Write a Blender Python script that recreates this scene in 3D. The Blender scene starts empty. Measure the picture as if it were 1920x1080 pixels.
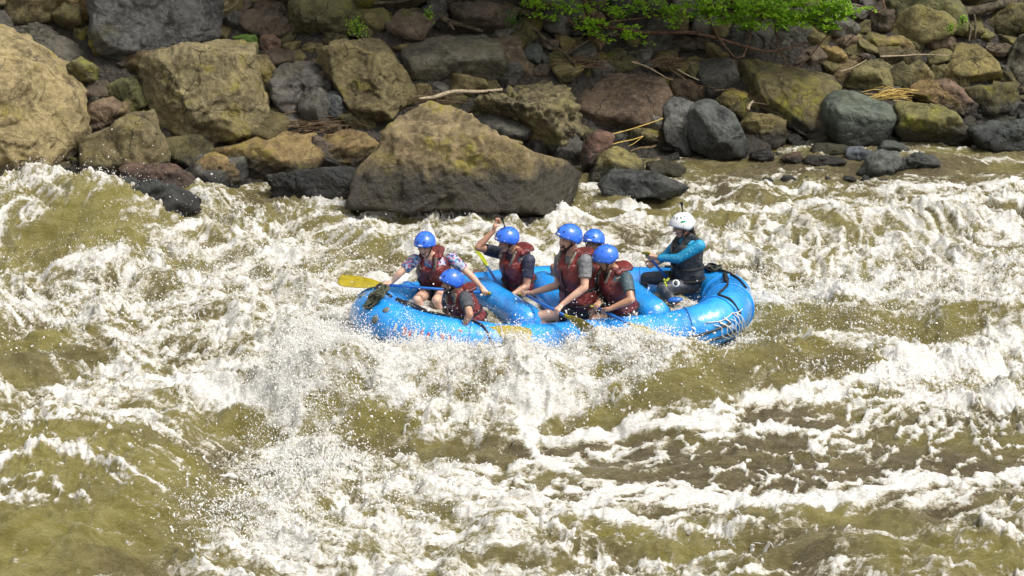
import bpy, bmesh, math, random
import numpy as np
from mathutils import Vector, Matrix

# ------------------------------------------------------------------ camera, sky, sun, exposure
SC = bpy.context.scene
COL = SC.collection
PITCH = math.radians(20.0)
CAMP = np.array([0.0, -28.19, 10.26])
FPX = 5100.0                                    # focal length in pixels of a 1920 wide picture
cam_d = bpy.data.cameras.new('camera')
cam = bpy.data.objects.new('camera', cam_d); COL.objects.link(cam)
cam.location = CAMP; cam.rotation_euler = (math.pi/2 - PITCH, 0, 0)
cam_d.sensor_width = 36.0; cam_d.lens = 36.0*FPX/1920.0
cam_d.clip_start = 0.5; cam_d.clip_end = 2000.0
SC.camera = cam

SUN_EL, SUN_AZ = 60.0, 112.0                    # hazy bright sun, high, to the right
world = bpy.data.worlds.new('World'); SC.world = world; world.use_nodes = True
wn, wl = world.node_tree.nodes, world.node_tree.links
wn.clear()
w_out = wn.new('ShaderNodeOutputWorld'); w_bg = wn.new('ShaderNodeBackground')
sky = wn.new('ShaderNodeTexSky'); sky.sky_type = 'NISHITA'; sky.sun_disc = False
sky.sun_elevation = math.radians(SUN_EL); sky.sun_rotation = math.radians(SUN_AZ)
sky.air_density = 1.0; sky.dust_density = 6.0; sky.ozone_density = 0.6
hs = wn.new('ShaderNodeHueSaturation'); hs.inputs['Saturation'].default_value = 0.18
wl.new(sky.outputs[0], hs.inputs['Color']); wl.new(hs.outputs[0], w_bg.inputs[0])
w_bg.inputs[1].default_value = 0.10
wl.new(w_bg.outputs[0], w_out.inputs[0])
sun_d = bpy.data.lights.new('sun', 'SUN'); sun_d.energy = 1.5; sun_d.angle = math.radians(11.0); sun_d.color = (1.0, 0.965, 0.91)
sun = bpy.data.objects.new('sun', sun_d); COL.objects.link(sun)
_az = math.radians(SUN_AZ)
SUNV = Vector((math.sin(_az)*math.cos(math.radians(SUN_EL)), math.cos(_az)*math.cos(math.radians(SUN_EL)), math.sin(math.radians(SUN_EL))))
sun.rotation_euler = SUNV.to_track_quat('Z', 'Y').to_euler()
SC.view_settings.view_transform = 'Standard'; SC.view_settings.look = 'None'
SC.view_settings.gamma = 1.0; SC.view_settings.use_curve_mapping = False
SC.view_settings.exposure = 1.0
SC.render.engine = 'CYCLES'
SC.cycles.max_bounces = 6; SC.cycles.diffuse_bounces = 3; SC.cycles.glossy_bounces = 2; SC.cycles.transmission_bounces = 3
SC.cycles.caustics_reflective = False; SC.cycles.caustics_refractive = False

rnd = random.Random(7)
RS = np.random.RandomState(11)
W0 = -0.5                                       # mean level of the river

# ------------------------------------------------------------------ a pixel of the photograph -> a point of the place
sT, cT = math.sin(PITCH), math.cos(PITCH)
def ray(px, py):
    a = (px - 960.0)/FPX; b = (540.0 - py)/FPX
    return np.array([a + 0*b, cT + b*sT + 0*a, -sT + b*cT + 0*a])
def PY(px, py, Y):                              # the point seen at (px, py) that lies at depth Y
    r = ray(px, py); t = (Y - CAMP[1])/r[1]
    return Vector(CAMP + r*t)
def PZ(px, py, z):                              # ... that lies at height z
    r = ray(px, py); t = (z - CAMP[2])/r[2]
    return Vector(CAMP + r*t)
def proj(x, y, z):
    dx, dy, dz = x - CAMP[0], y - CAMP[1], z - CAMP[2]
    d = dy*cT - dz*sT
    return 960 + FPX*dx/d, 540 - FPX*(dy*sT + dz*cT)/d

# ------------------------------------------------------------------ noise
_pr = np.random.RandomState(3).permutation(256).astype(np.int32)
PERM = np.concatenate([_pr, _pr, _pr])
_ga = np.linspace(0, 2*np.pi, 256, endpoint=False)
GX, GY = np.cos(_ga), np.sin(_ga)
_g3 = np.random.RandomState(5).normal(size=(256, 3)); _g3 /= np.linalg.norm(_g3, axis=1)[:, None]
def _fade(t): return t*t*t*(t*(t*6 - 15) + 10)
def n2(x, y, seed=0):
    x = x + seed*17.31; y = y + seed*7.77
    xi = np.floor(x).astype(np.int64); yi = np.floor(y).astype(np.int64)
    xf = x - xi; yf = y - yi; xi &= 255; yi &= 255
    u = _fade(xf); v = _fade(yf)
    def g(a, b, dx, dy):
        h = PERM[PERM[a & 255] + (b & 255)]
        return GX[h]*dx + GY[h]*dy
    a = g(xi, yi, xf, yf); b = g(xi+1, yi, xf-1, yf); c = g(xi, yi+1, xf, yf-1); d = g(xi+1, yi+1, xf-1, yf-1)
    return ((a + u*(b-a))*(1-v) + (c + u*(d-c))*v)*1.5
def fbm(x, y, octv=4, seed=0, gain=.5):
    s = 0; a = 1.0; t = 0
    for i in range(octv):
        s = s + a*n2(x, y, seed + i*3); t += a; a *= gain; x = x*2.03 + 1.7; y = y*2.03 - 3.1
    return s/t*1.4
def billow(x, y, octv=3, seed=0, gain=.5):      # round lumps with creases between
    s = 0; a = 1.0; t = 0
    for i in range(octv):
        s = s + a*np.abs(n2(x, y, seed + i*5)); t += a; a *= gain; x = x*2.1 + .7; y = y*2.1 - 1.1
    return s/t*2
def n3(p, seed=0):
    p = p + seed*11.37
    i = np.floor(p).astype(np.int64); f = p - i; w = _fade(f)
    r = 0
    for dx in (0, 1):
        for dy in (0, 1):
            for dz in (0, 1):
                h = PERM[PERM[PERM[(i[:, 0]+dx) & 255] + ((i[:, 1]+dy) & 255)] + ((i[:, 2]+dz) & 255)]
                gg = _g3[h]
                dd = gg[:, 0]*(f[:, 0]-dx) + gg[:, 1]*(f[:, 1]-dy) + gg[:, 2]*(f[:, 2]-dz)
                r = r + dd*(w[:, 0] if dx else 1-w[:, 0])*(w[:, 1] if dy else 1-w[:, 1])*(w[:, 2] if dz else 1-w[:, 2])
    return r*1.6
def fbm3(p, octv=4, seed=0, gain=.5, ridge=False):
    s = 0; a = 1.0; t = 0
    for k in range(octv):
        v = n3(p, seed + k)
        if ridge: v = 1 - 2*np.abs(v)
        s = s + a*v; t += a; a *= gain; p = p*2.07
    return s/t
def worley(x, y, seed=0):
    xi = np.floor(x).astype(np.int64); yi = np.floor(y).astype(np.int64)
    f1 = np.full(x.shape, 9.); f2 = np.full(x.shape, 9.)
    for dx in (-1, 0, 1):
        for dy in (-1, 0, 1):
            cx, cy = xi + dx, yi + dy
            h = PERM[PERM[(cx + seed) & 255] + (cy & 255)]; h2 = PERM[h + 31]
            d = np.hypot(cx + h/255. - x, cy + h2/255. - y)
            m = d < f1
            f2 = np.where(m, f1, np.minimum(f2, d)); f1 = np.where(m, d, f1)
    return f1, f2
def sstep(a, b, x):
    t = np.clip((x - a)/(b - a), 0, 1); return t*t*(3 - 2*t)

# ------------------------------------------------------------------ objects
def tag(o, label=None, cat=None, group=None, kind=None):
    if label: o['label'] = label
    if cat: o['category'] = cat
    if group: o['group'] = group
    if kind: o['kind'] = kind
    return o
def link(name, me, m=None, parent=None, color=None, smooth=True, loc=None):
    o = bpy.data.objects.new(name, me); COL.objects.link(o)
    if m is not None and not me.materials: me.materials.append(m)
    if parent is not None: o.parent = parent
    if color is not None: o.color = (*color, 1)
    if loc is not None: o.location = loc
    return o
def empty(name, loc=(0, 0, 0)):
    o = bpy.data.objects.new(name, None); COL.objects.link(o); o.location = loc; o.empty_display_size = .1
    return o
def np_mesh(name, v, faces, smooth=True):       # v (n,3); faces (m,k)
    me = bpy.data.meshes.new(name)
    v = np.asarray(v, dtype=np.float32); faces = np.asarray(faces, dtype=np.int32)
    k = faces.shape[1]
    me.vertices.add(len(v)); me.vertices.foreach_set('co', v.ravel())
    me.loops.add(faces.size); me.loops.foreach_set('vertex_index', faces.ravel())
    me.polygons.add(len(faces)); me.polygons.foreach_set('loop_start', np.arange(0, faces.size, k, dtype=np.int32))
    try: me.polygons.foreach_set('loop_total', np.full(len(faces), k, dtype=np.int32))
    except Exception: pass
    me.polygons.foreach_set('use_smooth', np.full(len(faces), smooth, dtype=bool))
    me.update(calc_edges=True)
    return me

# ------------------------------------------------------------------ material helpers
class NT:
    def __init__(s, name):
        s.m = bpy.data.materials.new(name); s.m.use_nodes = True
        s.t = s.m.node_tree; s.t.nodes.clear()
        s.out = s.t.nodes.new('ShaderNodeOutputMaterial')
        s.b = s.t.nodes.new('ShaderNodeBsdfPrincipled'); s.L(s.b.outputs[0], s.out.inputs[0])
    def N(s, typ, **kw):
        n = s.t.nodes.new('ShaderNode' + typ)
        for k, v in kw.items(): setattr(n, k, v)
        return n
    def L(s, a, b): s.t.links.new(a, b)
    def noise(s, vec, scale, detail=4, rough=.6, dist=0):
        n = s.N('TexNoise'); n.inputs['Scale'].default_value = scale; n.inputs['Detail'].default_value = detail
        n.inputs['Roughness'].default_value = rough; n.inputs['Distortion'].default_value = dist
        if vec is not None: s.L(vec, n.inputs['Vector'])
        return n.outputs['Fac']
    def ramp(s, fac, pts):
        r = s.N('ValToRGB'); e = r.color_ramp.elements
        while len(e) < len(pts): e.new(.5)
        for i, (p, c) in enumerate(pts):
            e[i].position = p; e[i].color = (*c, 1) if len(c) == 3 else c
        s.L(fac, r.inputs[0]); return r.outputs[0]
    def g(s, fac, a, b):                        # grey ramp between two positions
        mr = s.N('MapRange', interpolation_type='SMOOTHSTEP'); mr.inputs[1].default_value = a; mr.inputs[2].default_value = b
        s.L(fac, mr.inputs[0]); return mr.outputs[0]
    def mix(s, fac, a, b, mode='MIX'):
        n = s.N('Mix', data_type='RGBA', blend_type=mode)
        for sock, v in ((n.inputs[0], fac), (n.inputs[6], a), (n.inputs[7], b)):
            if isinstance(v, (int, float)): sock.default_value = v
            elif isinstance(v, tuple): sock.default_value = (*v, 1)
            else: s.L(v, sock)
        return n.outputs[2]
    def math(s, op, a, b=0.0, clamp=False):
        n = s.N('Math', operation=op); n.use_clamp = clamp
        for sock, v in ((n.inputs[0], a), (n.inputs[1], b)):
            if isinstance(v, (int, float)): sock.default_value = v
            else: s.L(v, sock)
        return n.outputs[0]
    def bump(s, h, strength=.5, dist=.02, normal=None):
        n = s.N('Bump'); n.inputs['Strength'].default_value = strength; n.inputs['Distance'].default_value = dist
        s.L(h, n.inputs['Height'])
        if normal is not None: s.L(normal, n.inputs['Normal'])
        return n.outputs[0]
    def set(s, **kw):
        for k, v in kw.items():
            sock = s.b.inputs[k]
            if isinstance(v, (int, float)): sock.default_value = v
            elif isinstance(v, tuple): sock.default_value = (*v, 1) if len(v) == 3 and len(sock.default_value) == 4 else v
            else: s.L(v, sock)
    def pos(s): return s.N('NewGeometry').outputs['Position']
    def objc(s): return s.N('TexCoord').outputs['Object']
    def attr(s, name): return s.N('Attribute', attribute_name=name).outputs['Fac']

def simple(name, col, rough=.5, spec=.5, var=.12, scale=30, bump=0.0, coat=0.0, metal=0.0):
    n = NT(name); c = n.objc(); f = n.noise(c, scale, 5, .65)
    dark = tuple(x*(1-var*2) for x in col); light = tuple(min(1, x*(1+var*1.2)) for x in col)
    n.set(**{'Base Color': n.ramp(f, [(.3, dark), (.7, light)]), 'Roughness': rough, 'Specular IOR Level': spec, 'Coat Weight': coat, 'Metallic': metal})
    if bump: n.set(Normal=n.bump(n.noise(c, scale*1.5, 4), bump, .01))
    return n.m
# ------------------------------------------------------------------ river
def waterline(x):                               # where the far bank meets the water
    return 5.35 + 0.30*np.clip(x + 1.5, 0, 9) - .10*np.clip(-x - 1.5, 0, 4)

def axis_grid(lo, hi, step, outer_lo, outer_hi):
    a = list(np.arange(lo, hi, step)); s = step
    v = lo; left = []
    while v > outer_lo: s *= 1.25; v -= s; left.append(v)
    s = step; v = a[-1]; right = []
    while v < outer_hi: s *= 1.25; v += s; right.append(v)
    return np.array(left[::-1] + a + right)

def seg_dist(x, y, a, b):                       # along (0..1, unclamped) and signed distance to the line a-b
    ax, ay = a; bx, by = b; dx, dy = bx-ax, by-ay; L = math.hypot(dx, dy); ux, uy = dx/L, dy/L
    t = (x-ax)*ux + (y-ay)*uy
    d = -(x-ax)*uy + (y-ay)*ux
    return t/L, d, L
def ridge_h(x, y, a, b, amp, wf, wb, soft=.3):  # a wave with crest a-b, wf wide on the viewer's side, wb beyond
    t, d, L = seg_dist(x, y, a, b)
    w = np.where(d < 0, wf, wb)
    e = sstep(-soft/L, soft/L, t)*(1 - sstep(1 - soft/L, 1 + soft/L, t))
    return amp*np.exp(-(np.abs(d)/w)**2*1.2)*e
def blob(x, y, c, rx, ry, rot=0):
    cx, cy = c; ca, sa = math.cos(rot), math.sin(rot)
    u = ((x-cx)*ca + (y-cy)*sa)/rx; v = (-(x-cx)*sa + (y-cy)*ca)/ry
    return np.exp(-(u*u + v*v))
# places on the water given by where the photograph shows them: (px, py, rx in m, ry in m, weight)
FOAM_SPOTS = [
 (200, 560, 1.9, .9, .45), (560, 470, 1.5, .7, .35), (400, 640, 1.4, .8, .35), (600, 640, .8, 1.2, .6), (640, 560, .7, .8, .45),
 (560, 760, .55, .9, .55), (760, 680, 1.3, .5, .6), (950, 690, 1.5, .5, .6), (1150, 650, 1.0, .5, .6), (1000, 750, .9, .45, .3),
 (1150, 720, .8, .35, .35), (560, 940, 1.0, .9, .62), (500, 1050, .7, .5, .5), (700, 900, .9, .6, .5), (820, 1000, 1.1, .6, .4), (700, 1060, .9, .4, .3),
 (1300, 600, 1.2, .5, .2), (1550, 540, 1.6, .9, .38), (1800, 560, 1.2, 1.0, .42), (1450, 470, 1.3, .6, .35), (1750, 440, 1.6, .6, .3),
 (1420, 700, .5, .3, .0), (1800, 690, 1.0, .35, .45), (1800, 760, 1.2, .35, .15),
 (1130, 820, .7, .18, .4), (950, 400, 1.6, .5, .15), (1250, 350, 1.0, .25, .1), (1850, 370, 1.0, .3, .35), (1600, 410, 2.0, .3, .2), (300, 440, .9, .35, .1),
 (1000, 960, 1.2, .5, .25), (1200, 1000, 1.6, .35, .12), (1600, 1040, 1.5, .4, .08), (1250, 945, 1.9, .12, .4), (1600, 935, 1.2, .12, .4), (1850, 900, .9, .2, .3), (1150, 870, .6, .3, .3),
 (900, 520, 1.8, 1.1, .3), (1000, 440, 2.0, .5, .2), (1260, 580, .5, .3, .3), (20, 540, .8, .3, .3), (300, 740, 1.3, .3, .2), (60, 860, .6, .12, .6), (230, 890, .8, .10, .45), (40, 930, .6, .1, .5), (1900, 640, 1.0, .7, .2), (40, 420, .5, .3, .2),
 (1080, 640, .9, .3, .3), (830, 640, .9, .35, .5),
]
DARK_SPOTS = [
 (150, 430, 1.3, .55, .55), (380, 500, .35, .2, .4), (205, 553, .45, .16, .5), (300, 600, .5, .2, .35), (60, 660, .8, .7, .5), (250, 830, 1.4, .5, .85), (330, 940, 1.0, .8, .85), (100, 1010, 1.3, .8, .62), (90, 880, 1.0, .5, .4),
 (480, 805, .5, .35, .9), (690, 790, .45, .35, .6), (560, 700, .35, .35, .35), (880, 860, .75, .28, .75), (770, 960, .3, .2, .3), (1460, 705, .9, .45, 1.2), (1360, 745, .7, .40, 1.1), (1570, 680, .45, .30, 1.0), (1230, 780, .5, .35, .9), (1300, 720, .4, .3, .5), (1100, 765, .7, .35, .55), (960, 745, .35, .25, .35),
 (1300, 868, .95, .42, .75), (1480, 870, 1.0, .48, .75), (1560, 850, .5, .5, .4), (1730, 855, .85, .50, .8), (1850, 830, .5, .2, .4), (1150, 880, .4, .14, .5), (1200, 960, .8, .12, .3), (1650, 975, 1.2, .14, .3), (1560, 605, .9, .28, .5), (1430, 590, .5, .3, .3), (1780, 590, .7, .4, .4), (1620, 530, .4, .3, .3), (1500, 310, 2.0, .3, .6), (1200, 385, 1.5, .25, .3), (1350, 410, .8, .25, .4),
 (1750, 320, 1.3, .3, .35), (900, 1050, .5, .2, .4), (1300, 1030, 1.3, .3, .4), (1700, 1040, 1.3, .35, .4), (1450, 975, .9, .2, .35), (1100, 905, .6, .22, .35), (600, 960, .25, .18, .45), (900, 990, .3, .2, .4), (500, 365, .9, .15, .4), (870, 370, 1, .2, .2), (1880, 470, .5, .3, .35), (700, 560, .3, .3, .3),
 (1120, 1000, .6, .2, .25), (1050, 840, .3, .15, .3),
]
def macro(wx, wy):
    h = np.zeros_like(wx)
    h += ridge_h(wx, wy, (-7.5, 3.9), (-4.35, 3.55), .62, 1.1, .7, .8)          # wave breaking before the left rocks
    h += ridge_h(wx, wy, (-5.0, 1.9), (-3.6, 1.9), .16, .6, .5)
    h += ridge_h(wx, wy, (-8.5, -3.9), (-3.15, -3.75), .46, 1.5, .8, .40)       # smooth hump, near left
    h += ridge_h(wx, wy, (-8.5, -5.9), (-3.5, -5.9), .30, .9, .9, .45)
    h -= .34*blob(wx, wy, (-2.65, -3.1), .75, .8)
    h += ridge_h(wx, wy, (-2.5, -1.78), (1.45, -1.64), .44, .72, .42, .7)       # the breaking wave before the raft
    h -= ridge_h(wx, wy, (-1.9, -3.15), (1.6, -3.15), .16, .5, .6, .7)
    t_, d_, L_ = seg_dist(wx, wy, (.95, -2.05), (4.25, -1.10)); tc = np.clip(t_, 0, 1)  # the smooth brown wave behind the foam line: its face narrows to the right
    h += (.46 - .18*tc)*np.exp(-(np.abs(d_)/np.where(d_ < 0, .95 - .60*tc, .9))**2*1.3)*sstep(-.04, .20, t_)*(1 - sstep(.92, 1.10, t_))
    h += ridge_h(wx, wy, (2.4, .25), (4.0, -.15), .22, .5, .6, .5)
    h += ridge_h(wx, wy, (3.9, .5), (5.9, -.2), .26, .5, .6, .6)
    h += ridge_h(wx, wy, (2.3, 2.3), (3.4, 2.1), .16, .35, .5, .4)
    h += ridge_h(wx, wy, (-2.3, 2.9), (-.9, 3.1), .12, .4, .4, .4)
    h += .18*blob(wx, wy, (-2.2, -.9), .45, .8)
    h += .10*blob(wx, wy, (1.02, -1.40), .24, .16)
    h += .17*blob(wx, wy, (.45, 0), 1.9, .60)                                    # water carried inside the raft
    return h
_hit = {}
def wxy(px, py):                                # where the waves' broad shape is seen at a pixel
    if (px, py) not in _hit:
        r = ray(px, py); T = np.linspace((.5 - CAMP[2])/r[2], (-1.2 - CAMP[2])/r[2], 400)
        Q = CAMP[None, :] + r[None, :]*T[:, None]; k = int(np.argmax(Q[:, 2] <= W0 + macro(Q[:, 0], Q[:, 1])))
        _hit[(px, py)] = (Q[k, 0], Q[k, 1])
    return _hit[(px, py)]
BANDS = [                                       # drawn-out foam lines: pixels along them, half width in m, weight
 ([(1040, 832), (1120, 822), (1200, 803), (1330, 775), (1450, 752), (1560, 730), (1700, 700)], .085, .8), ([(1180, 822), (1330, 795), (1480, 770), (1600, 745)], .05, .45),
 ([(990, 825), (1040, 880), (1110, 910), (1250, 935), (1400, 940), (1550, 946), (1700, 922), (1850, 895), (1930, 885)], .085, .75),
 ([(1330, 790), (1450, 808), (1540, 820), (1610, 850), (1670, 890), (1720, 915)], .07, .65),
 ([(1120, 865), (1230, 832), (1330, 815), (1450, 812)], .05, .45), ([(1290, 872), (1390, 892), (1480, 905), (1600, 900)], .035, .4), ([(1370, 850), (1400, 880), (1440, 905)], .03, .35),
 ([(1480, 800), (1540, 850), (1530, 900)], .04, .4), ([(1700, 850), (1780, 842), (1860, 860), (1900, 880)], .03, .35), ([(1640, 800), (1720, 812), (1840, 800), (1920, 815)], .05, .35),
 ([(1690, 700), (1800, 692), (1930, 706)], .17, .5), ([(1640, 725), (1750, 745), (1920, 765)], .12, .4), ([(1480, 745), (1600, 765), (1700, 770)], .08, .4),
 ([(-20, 880), (60, 838), (120, 828), (190, 852), (250, 890), (310, 930)], .05, .75), ([(-20, 905), (80, 903), (160, 935)], .045, .6), ([(90, 735), (200, 768), (330, 775)], .06, .35), ([(-20, 790), (80, 778), (200, 800)], .04, .35),
 ([(200, 700), (300, 725), (420, 745), (540, 745)], .10, .5),
 ([(930, 1000), (1060, 962), (1150, 985), (1280, 1000), (1420, 1000)], .05, .4), ([(1150, 975), (1320, 968), (1500, 985)], .035, .3), ([(1560, 1060), (1650, 1000), (1760, 1000), (1920, 1015)], .06, .35), ([(1000, 1040), (1200, 1060), (1400, 1050)], .05, .35),
 ([(1180, 374), (1500, 362), (1920, 347)], .07, .45), ([(1100, 392), (1400, 398), (1700, 386), (1930, 378)], .08, .4), ([(1450, 330), (1480, 322), (1540, 324)], .05, .5), ([(1800, 305), (1860, 300), (1930, 305)], .06, .4), ([(1100, 350), (1240, 362), (1400, 350)], .04, .35),
 ([(640, 405), (760, 396), (900, 400), (1060, 402)], .09, .35),
]
def band(x, y, pts, w):
    best = np.full_like(x, 9.)
    for a, b in zip(pts[:-1], pts[1:]):
        ax, ay = a; bx_, by_ = b; dx, dy = bx_-ax, by_-ay; L2 = dx*dx + dy*dy
        t = np.clip(((x-ax)*dx + (y-ay)*dy)/L2, 0, 1); best = np.minimum(best, np.hypot(x-ax-t*dx, (y-ay-t*dy)))
    return np.exp(-(best/w)**2)
def water_fields(x, y, fine=True):
    # slow drift of the sample positions so that nothing runs in straight lines
    wx = x + .22*fbm(x*.9, y*.9, 3, 21); wy = y + .16*fbm(x*.9, y*.9, 3, 24)
    h = macro(wx, wy)
    raft = np.clip(1.25 - np.sqrt(((x-.45)/2.35)**2 + ((y)/1.15)**2), 0, .25)*4    # calmer under the raft
    raft = np.clip(raft, 0, 1)
    eddy = blob(x, y, wxy(1440, 865), 2.1, 1.05) + .9*blob(x, y, wxy(1760, 850), 1.2, .8) + .7*blob(x, y, wxy(1150, 910), 1.2, .6); eddy = np.clip(eddy*1.2, 0, 1)
    smooth = np.clip(blob(x, y, (-5.0, -4.2), 2.2, 1.3) + blob(x, y, (3.0, -1.9), 1.5, .5), 0, 1)
    farq = sstep(4.2, 5.6, y + .25*(x > -2)*0)*sstep(-1.5, 1.5, x)
    chop = .14*(1 - .85*eddy)*(1 - .6*smooth*(1 - .8*blob(x, y, (-4.6, -5.6), 2.2, 1.2)))*(1 - .6*farq)*(1 - .8*raft)
    b1 = billow(wx*.85 + .1*wy, wy*1.25, 3, 40, .55)
    h += chop*(1.1*b1 - .45)*1.15 + chop*.9*fbm(wx*1.5, wy*1.9, 3, 50)
    # foam
    D = np.full_like(x, .465)
    for px, py, rx, ry, w in FOAM_SPOTS: D += w*blob(x, y, wxy(px, py), rx, ry)
    for px, py, rx, ry, w in DARK_SPOTS: D -= w*blob(x, y, wxy(px, py), rx, ry)
    bx1 = x + .16*fbm(x*1.1, y*1.1, 3, 25) + .03*fbm(x*6, y*6, 2, 26); by1 = y + .12*fbm(x*1.1, y*1.4, 3, 27) + .03*fbm(x*6, y*6, 2, 28)
    D = np.clip(D, .02, .64)
    for pts, w, wt in BANDS: D += wt*band(bx1, by1, [wxy(*p_) for p_ in pts], w*1.25)
    D = np.clip(D, .02, 1.1)
    # turbulence stretched along the current, which bends with the humps
    ang = .35*fbm(x*.35, y*.35, 2, 60) - .35*blob(x, y, (-4.5, -4.5), 3, 2) + .22*blob(x, y, (3, -2.5), 2.5, 1.5)
    ca, sa = np.cos(ang), np.sin(ang)
    wu = wx*ca + wy*sa; wv = -wx*sa + wy*ca
    t1 = fbm(wu*1.7, wv*3.2, 6, 70, .78)
    f1, f2 = worley(wu*1.25 + .35*fbm(x*2.2, y*2.2, 3, 90), wv*1.9 + .5*fbm(x*2.2, y*2.2, 3, 93), 5)
    web = 1 - sstep(.01, .24, f2 - f1 + .07*fbm(x*7, y*9, 3, 96))
    f1b, f2b = worley(wu*3.1 + .4*fbm(x*4, y*4, 3, 190), wv*4.6 + .5*fbm(x*4, y*4, 3, 193), 9)
    web2 = 1 - sstep(.02, .30, f2b - f1b + .12*fbm(x*13, y*17, 2, 196))
    fil = 1 - np.abs(fbm(wu*2.6, wv*6.5, 5, 110, .62))*3.2                      # thin drawn-out strands
    foam = (D - .5)*1.55 + .50 + 1.25*t1 + .28*(fil - .45)
    foam += (web - .22)*(.12 + 1.05*eddy)*(1 - smooth*.3) + (web2 - .4)*(.12 + .30*eddy)
    foam += .55*(h - .05)*(1 - eddy)*(1-smooth)*.6
    glint_dash = np.clip(fbm(wu*5.5, wv*20, 3, 260, .6) - .16, 0, 1)*1.6; streak = np.clip(1 - np.abs(fbm(wu*1.3, wv*7.5, 4, 270, .6))*6.5, 0, 1)  # short glints on the smooth swell painted as white flecks, plus foam streaks
    foam += (glint_dash + .30*streak)*np.clip(smooth*1.2 + .45*blob(x, y, (-5, -4.6), 2.6, 2.2) + .3*eddy, 0, 1)
    foam = np.clip(foam - .45*farq*.25, -.3, 1.4)
    f = sstep(.28, .82, foam)
    # high relief on the froth: lumps, creases, torn ridges
    tex = .034*(billow(wu*5.2, wv*7.4, 4, 130, .68) - .38)
    rid = (1 - np.abs(n2(wu*6.5, wv*8.5, 150))*2.2)
    tex = tex + .014*rid + .009*(1-2*np.abs(n2(x*13, y*12, 155)))
    sm = .026*fbm(wu*4.5, wv*8, 4, 170, .62) + .007*fbm(x*17, y*20, 2, 176) + .013*(1-2*np.abs(n2(wu*6, wv*12, 178)))
    calm = (1 - .72*eddy)*(1 - .5*farq)*(1 - .55*raft)
    h += f*tex*calm*1.25 + sm*(1 + .8*smooth)
    h += .03*f*eddy
    # the turbulent part throws up spiky crests
    spike = np.clip(fbm(x*2.6, y*3.0, 4, 210, .6) - .18, 0, 1)
    h += .16*spike*f*(1 - eddy)*(1 - farq*.8)*(1 - raft)*(1 - .7*smooth)
    # no waves run up under the bank
    shore = sstep(-.6, .3, y - waterline(x)); h *= 1 - .75*shore
    ins = 1 - sstep(.84, 1.0, np.sqrt(((x - .47)/1.92)**2 + (y/.84)**2))
    h = h*(1 - ins) + ins*(.29 + .05*fbm(x*3, y*3.4, 4, 280) + .25*f*tex); foam = foam*(1 - ins) + ins*(.62 + .8*fbm(x*2.4, y*3, 4, 290, .65))
    # tinge of the water, with light through thin crests painted yellow green; flats brown
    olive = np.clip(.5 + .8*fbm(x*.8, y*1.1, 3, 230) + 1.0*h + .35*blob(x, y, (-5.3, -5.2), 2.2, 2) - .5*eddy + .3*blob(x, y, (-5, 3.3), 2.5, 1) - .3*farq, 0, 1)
    return h + W0, foam, olive

def m_water():
    n = NT('river_water'); P = n.pos(); fo = n.attr('foam'); ol = n.attr('olive')
    # current coordinates: longer along x than across
    mp = n.N('Mapping'); mp.inputs['Scale'].default_value = (1, 1.9, 1.4); mp.inputs['Rotation'].default_value = (0, 0, .15); n.L(P, mp.inputs[0]); Q = mp.outputs[0]
    fine = n.noise(Q, 20, 7, .78, .8); mid = n.noise(Q, 6.5, 8, .74, 1.6)
    def ridged(scale, dist, det=5, rough=.7):   # thin bright filaments
        v = n.noise(Q, scale, det, rough, dist)
        return n.math('SUBTRACT', 1.0, n.math('MULTIPLY', n.math('ABSOLUTE', n.math('SUBTRACT', v, .5)), 9.0), True)
    fil = n.math('MAXIMUM', ridged(5, 2.2), n.math('MULTIPLY', ridged(12, 1.5), .8))
    fa = n.math('ADD', fo, n.math('MULTIPLY', n.math('SUBTRACT', fine, .5), 1.1))
    fa = n.math('ADD', fa, n.math('MULTIPLY', n.math('SUBTRACT', mid, .5), 1.9))
    fa = n.math('ADD', fa, n.math('MULTIPLY', n.math('SUBTRACT', fil, .35), .38))
    mask = n.g(fa, .26, 1.22)
    wat = n.mix(ol, (.095, .074, .036), (.215, .185, .046))  # painted light: darker brown for troughs, yellow green for crests lit through
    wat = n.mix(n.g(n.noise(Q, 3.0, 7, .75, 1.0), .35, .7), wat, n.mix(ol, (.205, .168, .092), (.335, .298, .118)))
    wat = n.mix(n.math('MULTIPLY', n.g(n.noise(Q, 14, 6, .8, .6), .50, .75), .5), wat, (.26, .23, .11))
    col = n.mix(n.g(mask, 0.02, .40), wat, (.32, .288, .185))
    col = n.mix(n.g(mask, .28, .72), col, (.48, .452, .375))
    wh = n.mix(n.g(n.noise(Q, 30, 6, .8), .38, .62), (.44, .42, .37), (.68, .67, .645))
    col = n.mix(n.g(mask, .55, 1.0), col, wh)
    n.set(**{'Base Color': col, 'Specular IOR Level': .5, 'IOR': 1.33})
    n.set(Roughness=n.ramp(mask, [(.05, (.07,)*3), (.55, (.45,)*3)])); n.set(**{'Specular IOR Level': .75})
    hb = n.math('ADD', n.math('MULTIPLY', n.noise(P, 60, 5, .8), .5), n.noise(Q, 13, 7, .8, .8)); hb = n.math('ADD', hb, n.math('MULTIPLY', n.noise(Q, 30, 3, .6, .3), .55))
    hb = n.math('ADD', hb, n.math('MULTIPLY', n.math('MULTIPLY', fil, mask), .25))
    bn = n.N('Bump'); bn.inputs['Distance'].default_value = .075; n.L(hb, bn.inputs['Height']); n.L(n.math('SUBTRACT', .85, n.math('MULTIPLY', mask, .45)), bn.inputs['Strength'])
    n.set(Normal=bn.outputs[0])
    return n.m
M_WATER = m_water()
gx = axis_grid(-7.4, 7.6, .0165, -60, 60)
gy = axis_grid(-8.6, 8.2, .031, -26, 8.5)
GXX, GYY = np.meshgrid(gx, gy)
hw, foamv, olivev = water_fields(GXX.ravel(), GYY.ravel())
far_fade = 1 - sstep(9, 14, np.abs(GXX.ravel()))*.6
nx, ny = len(gx), len(gy)
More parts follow.
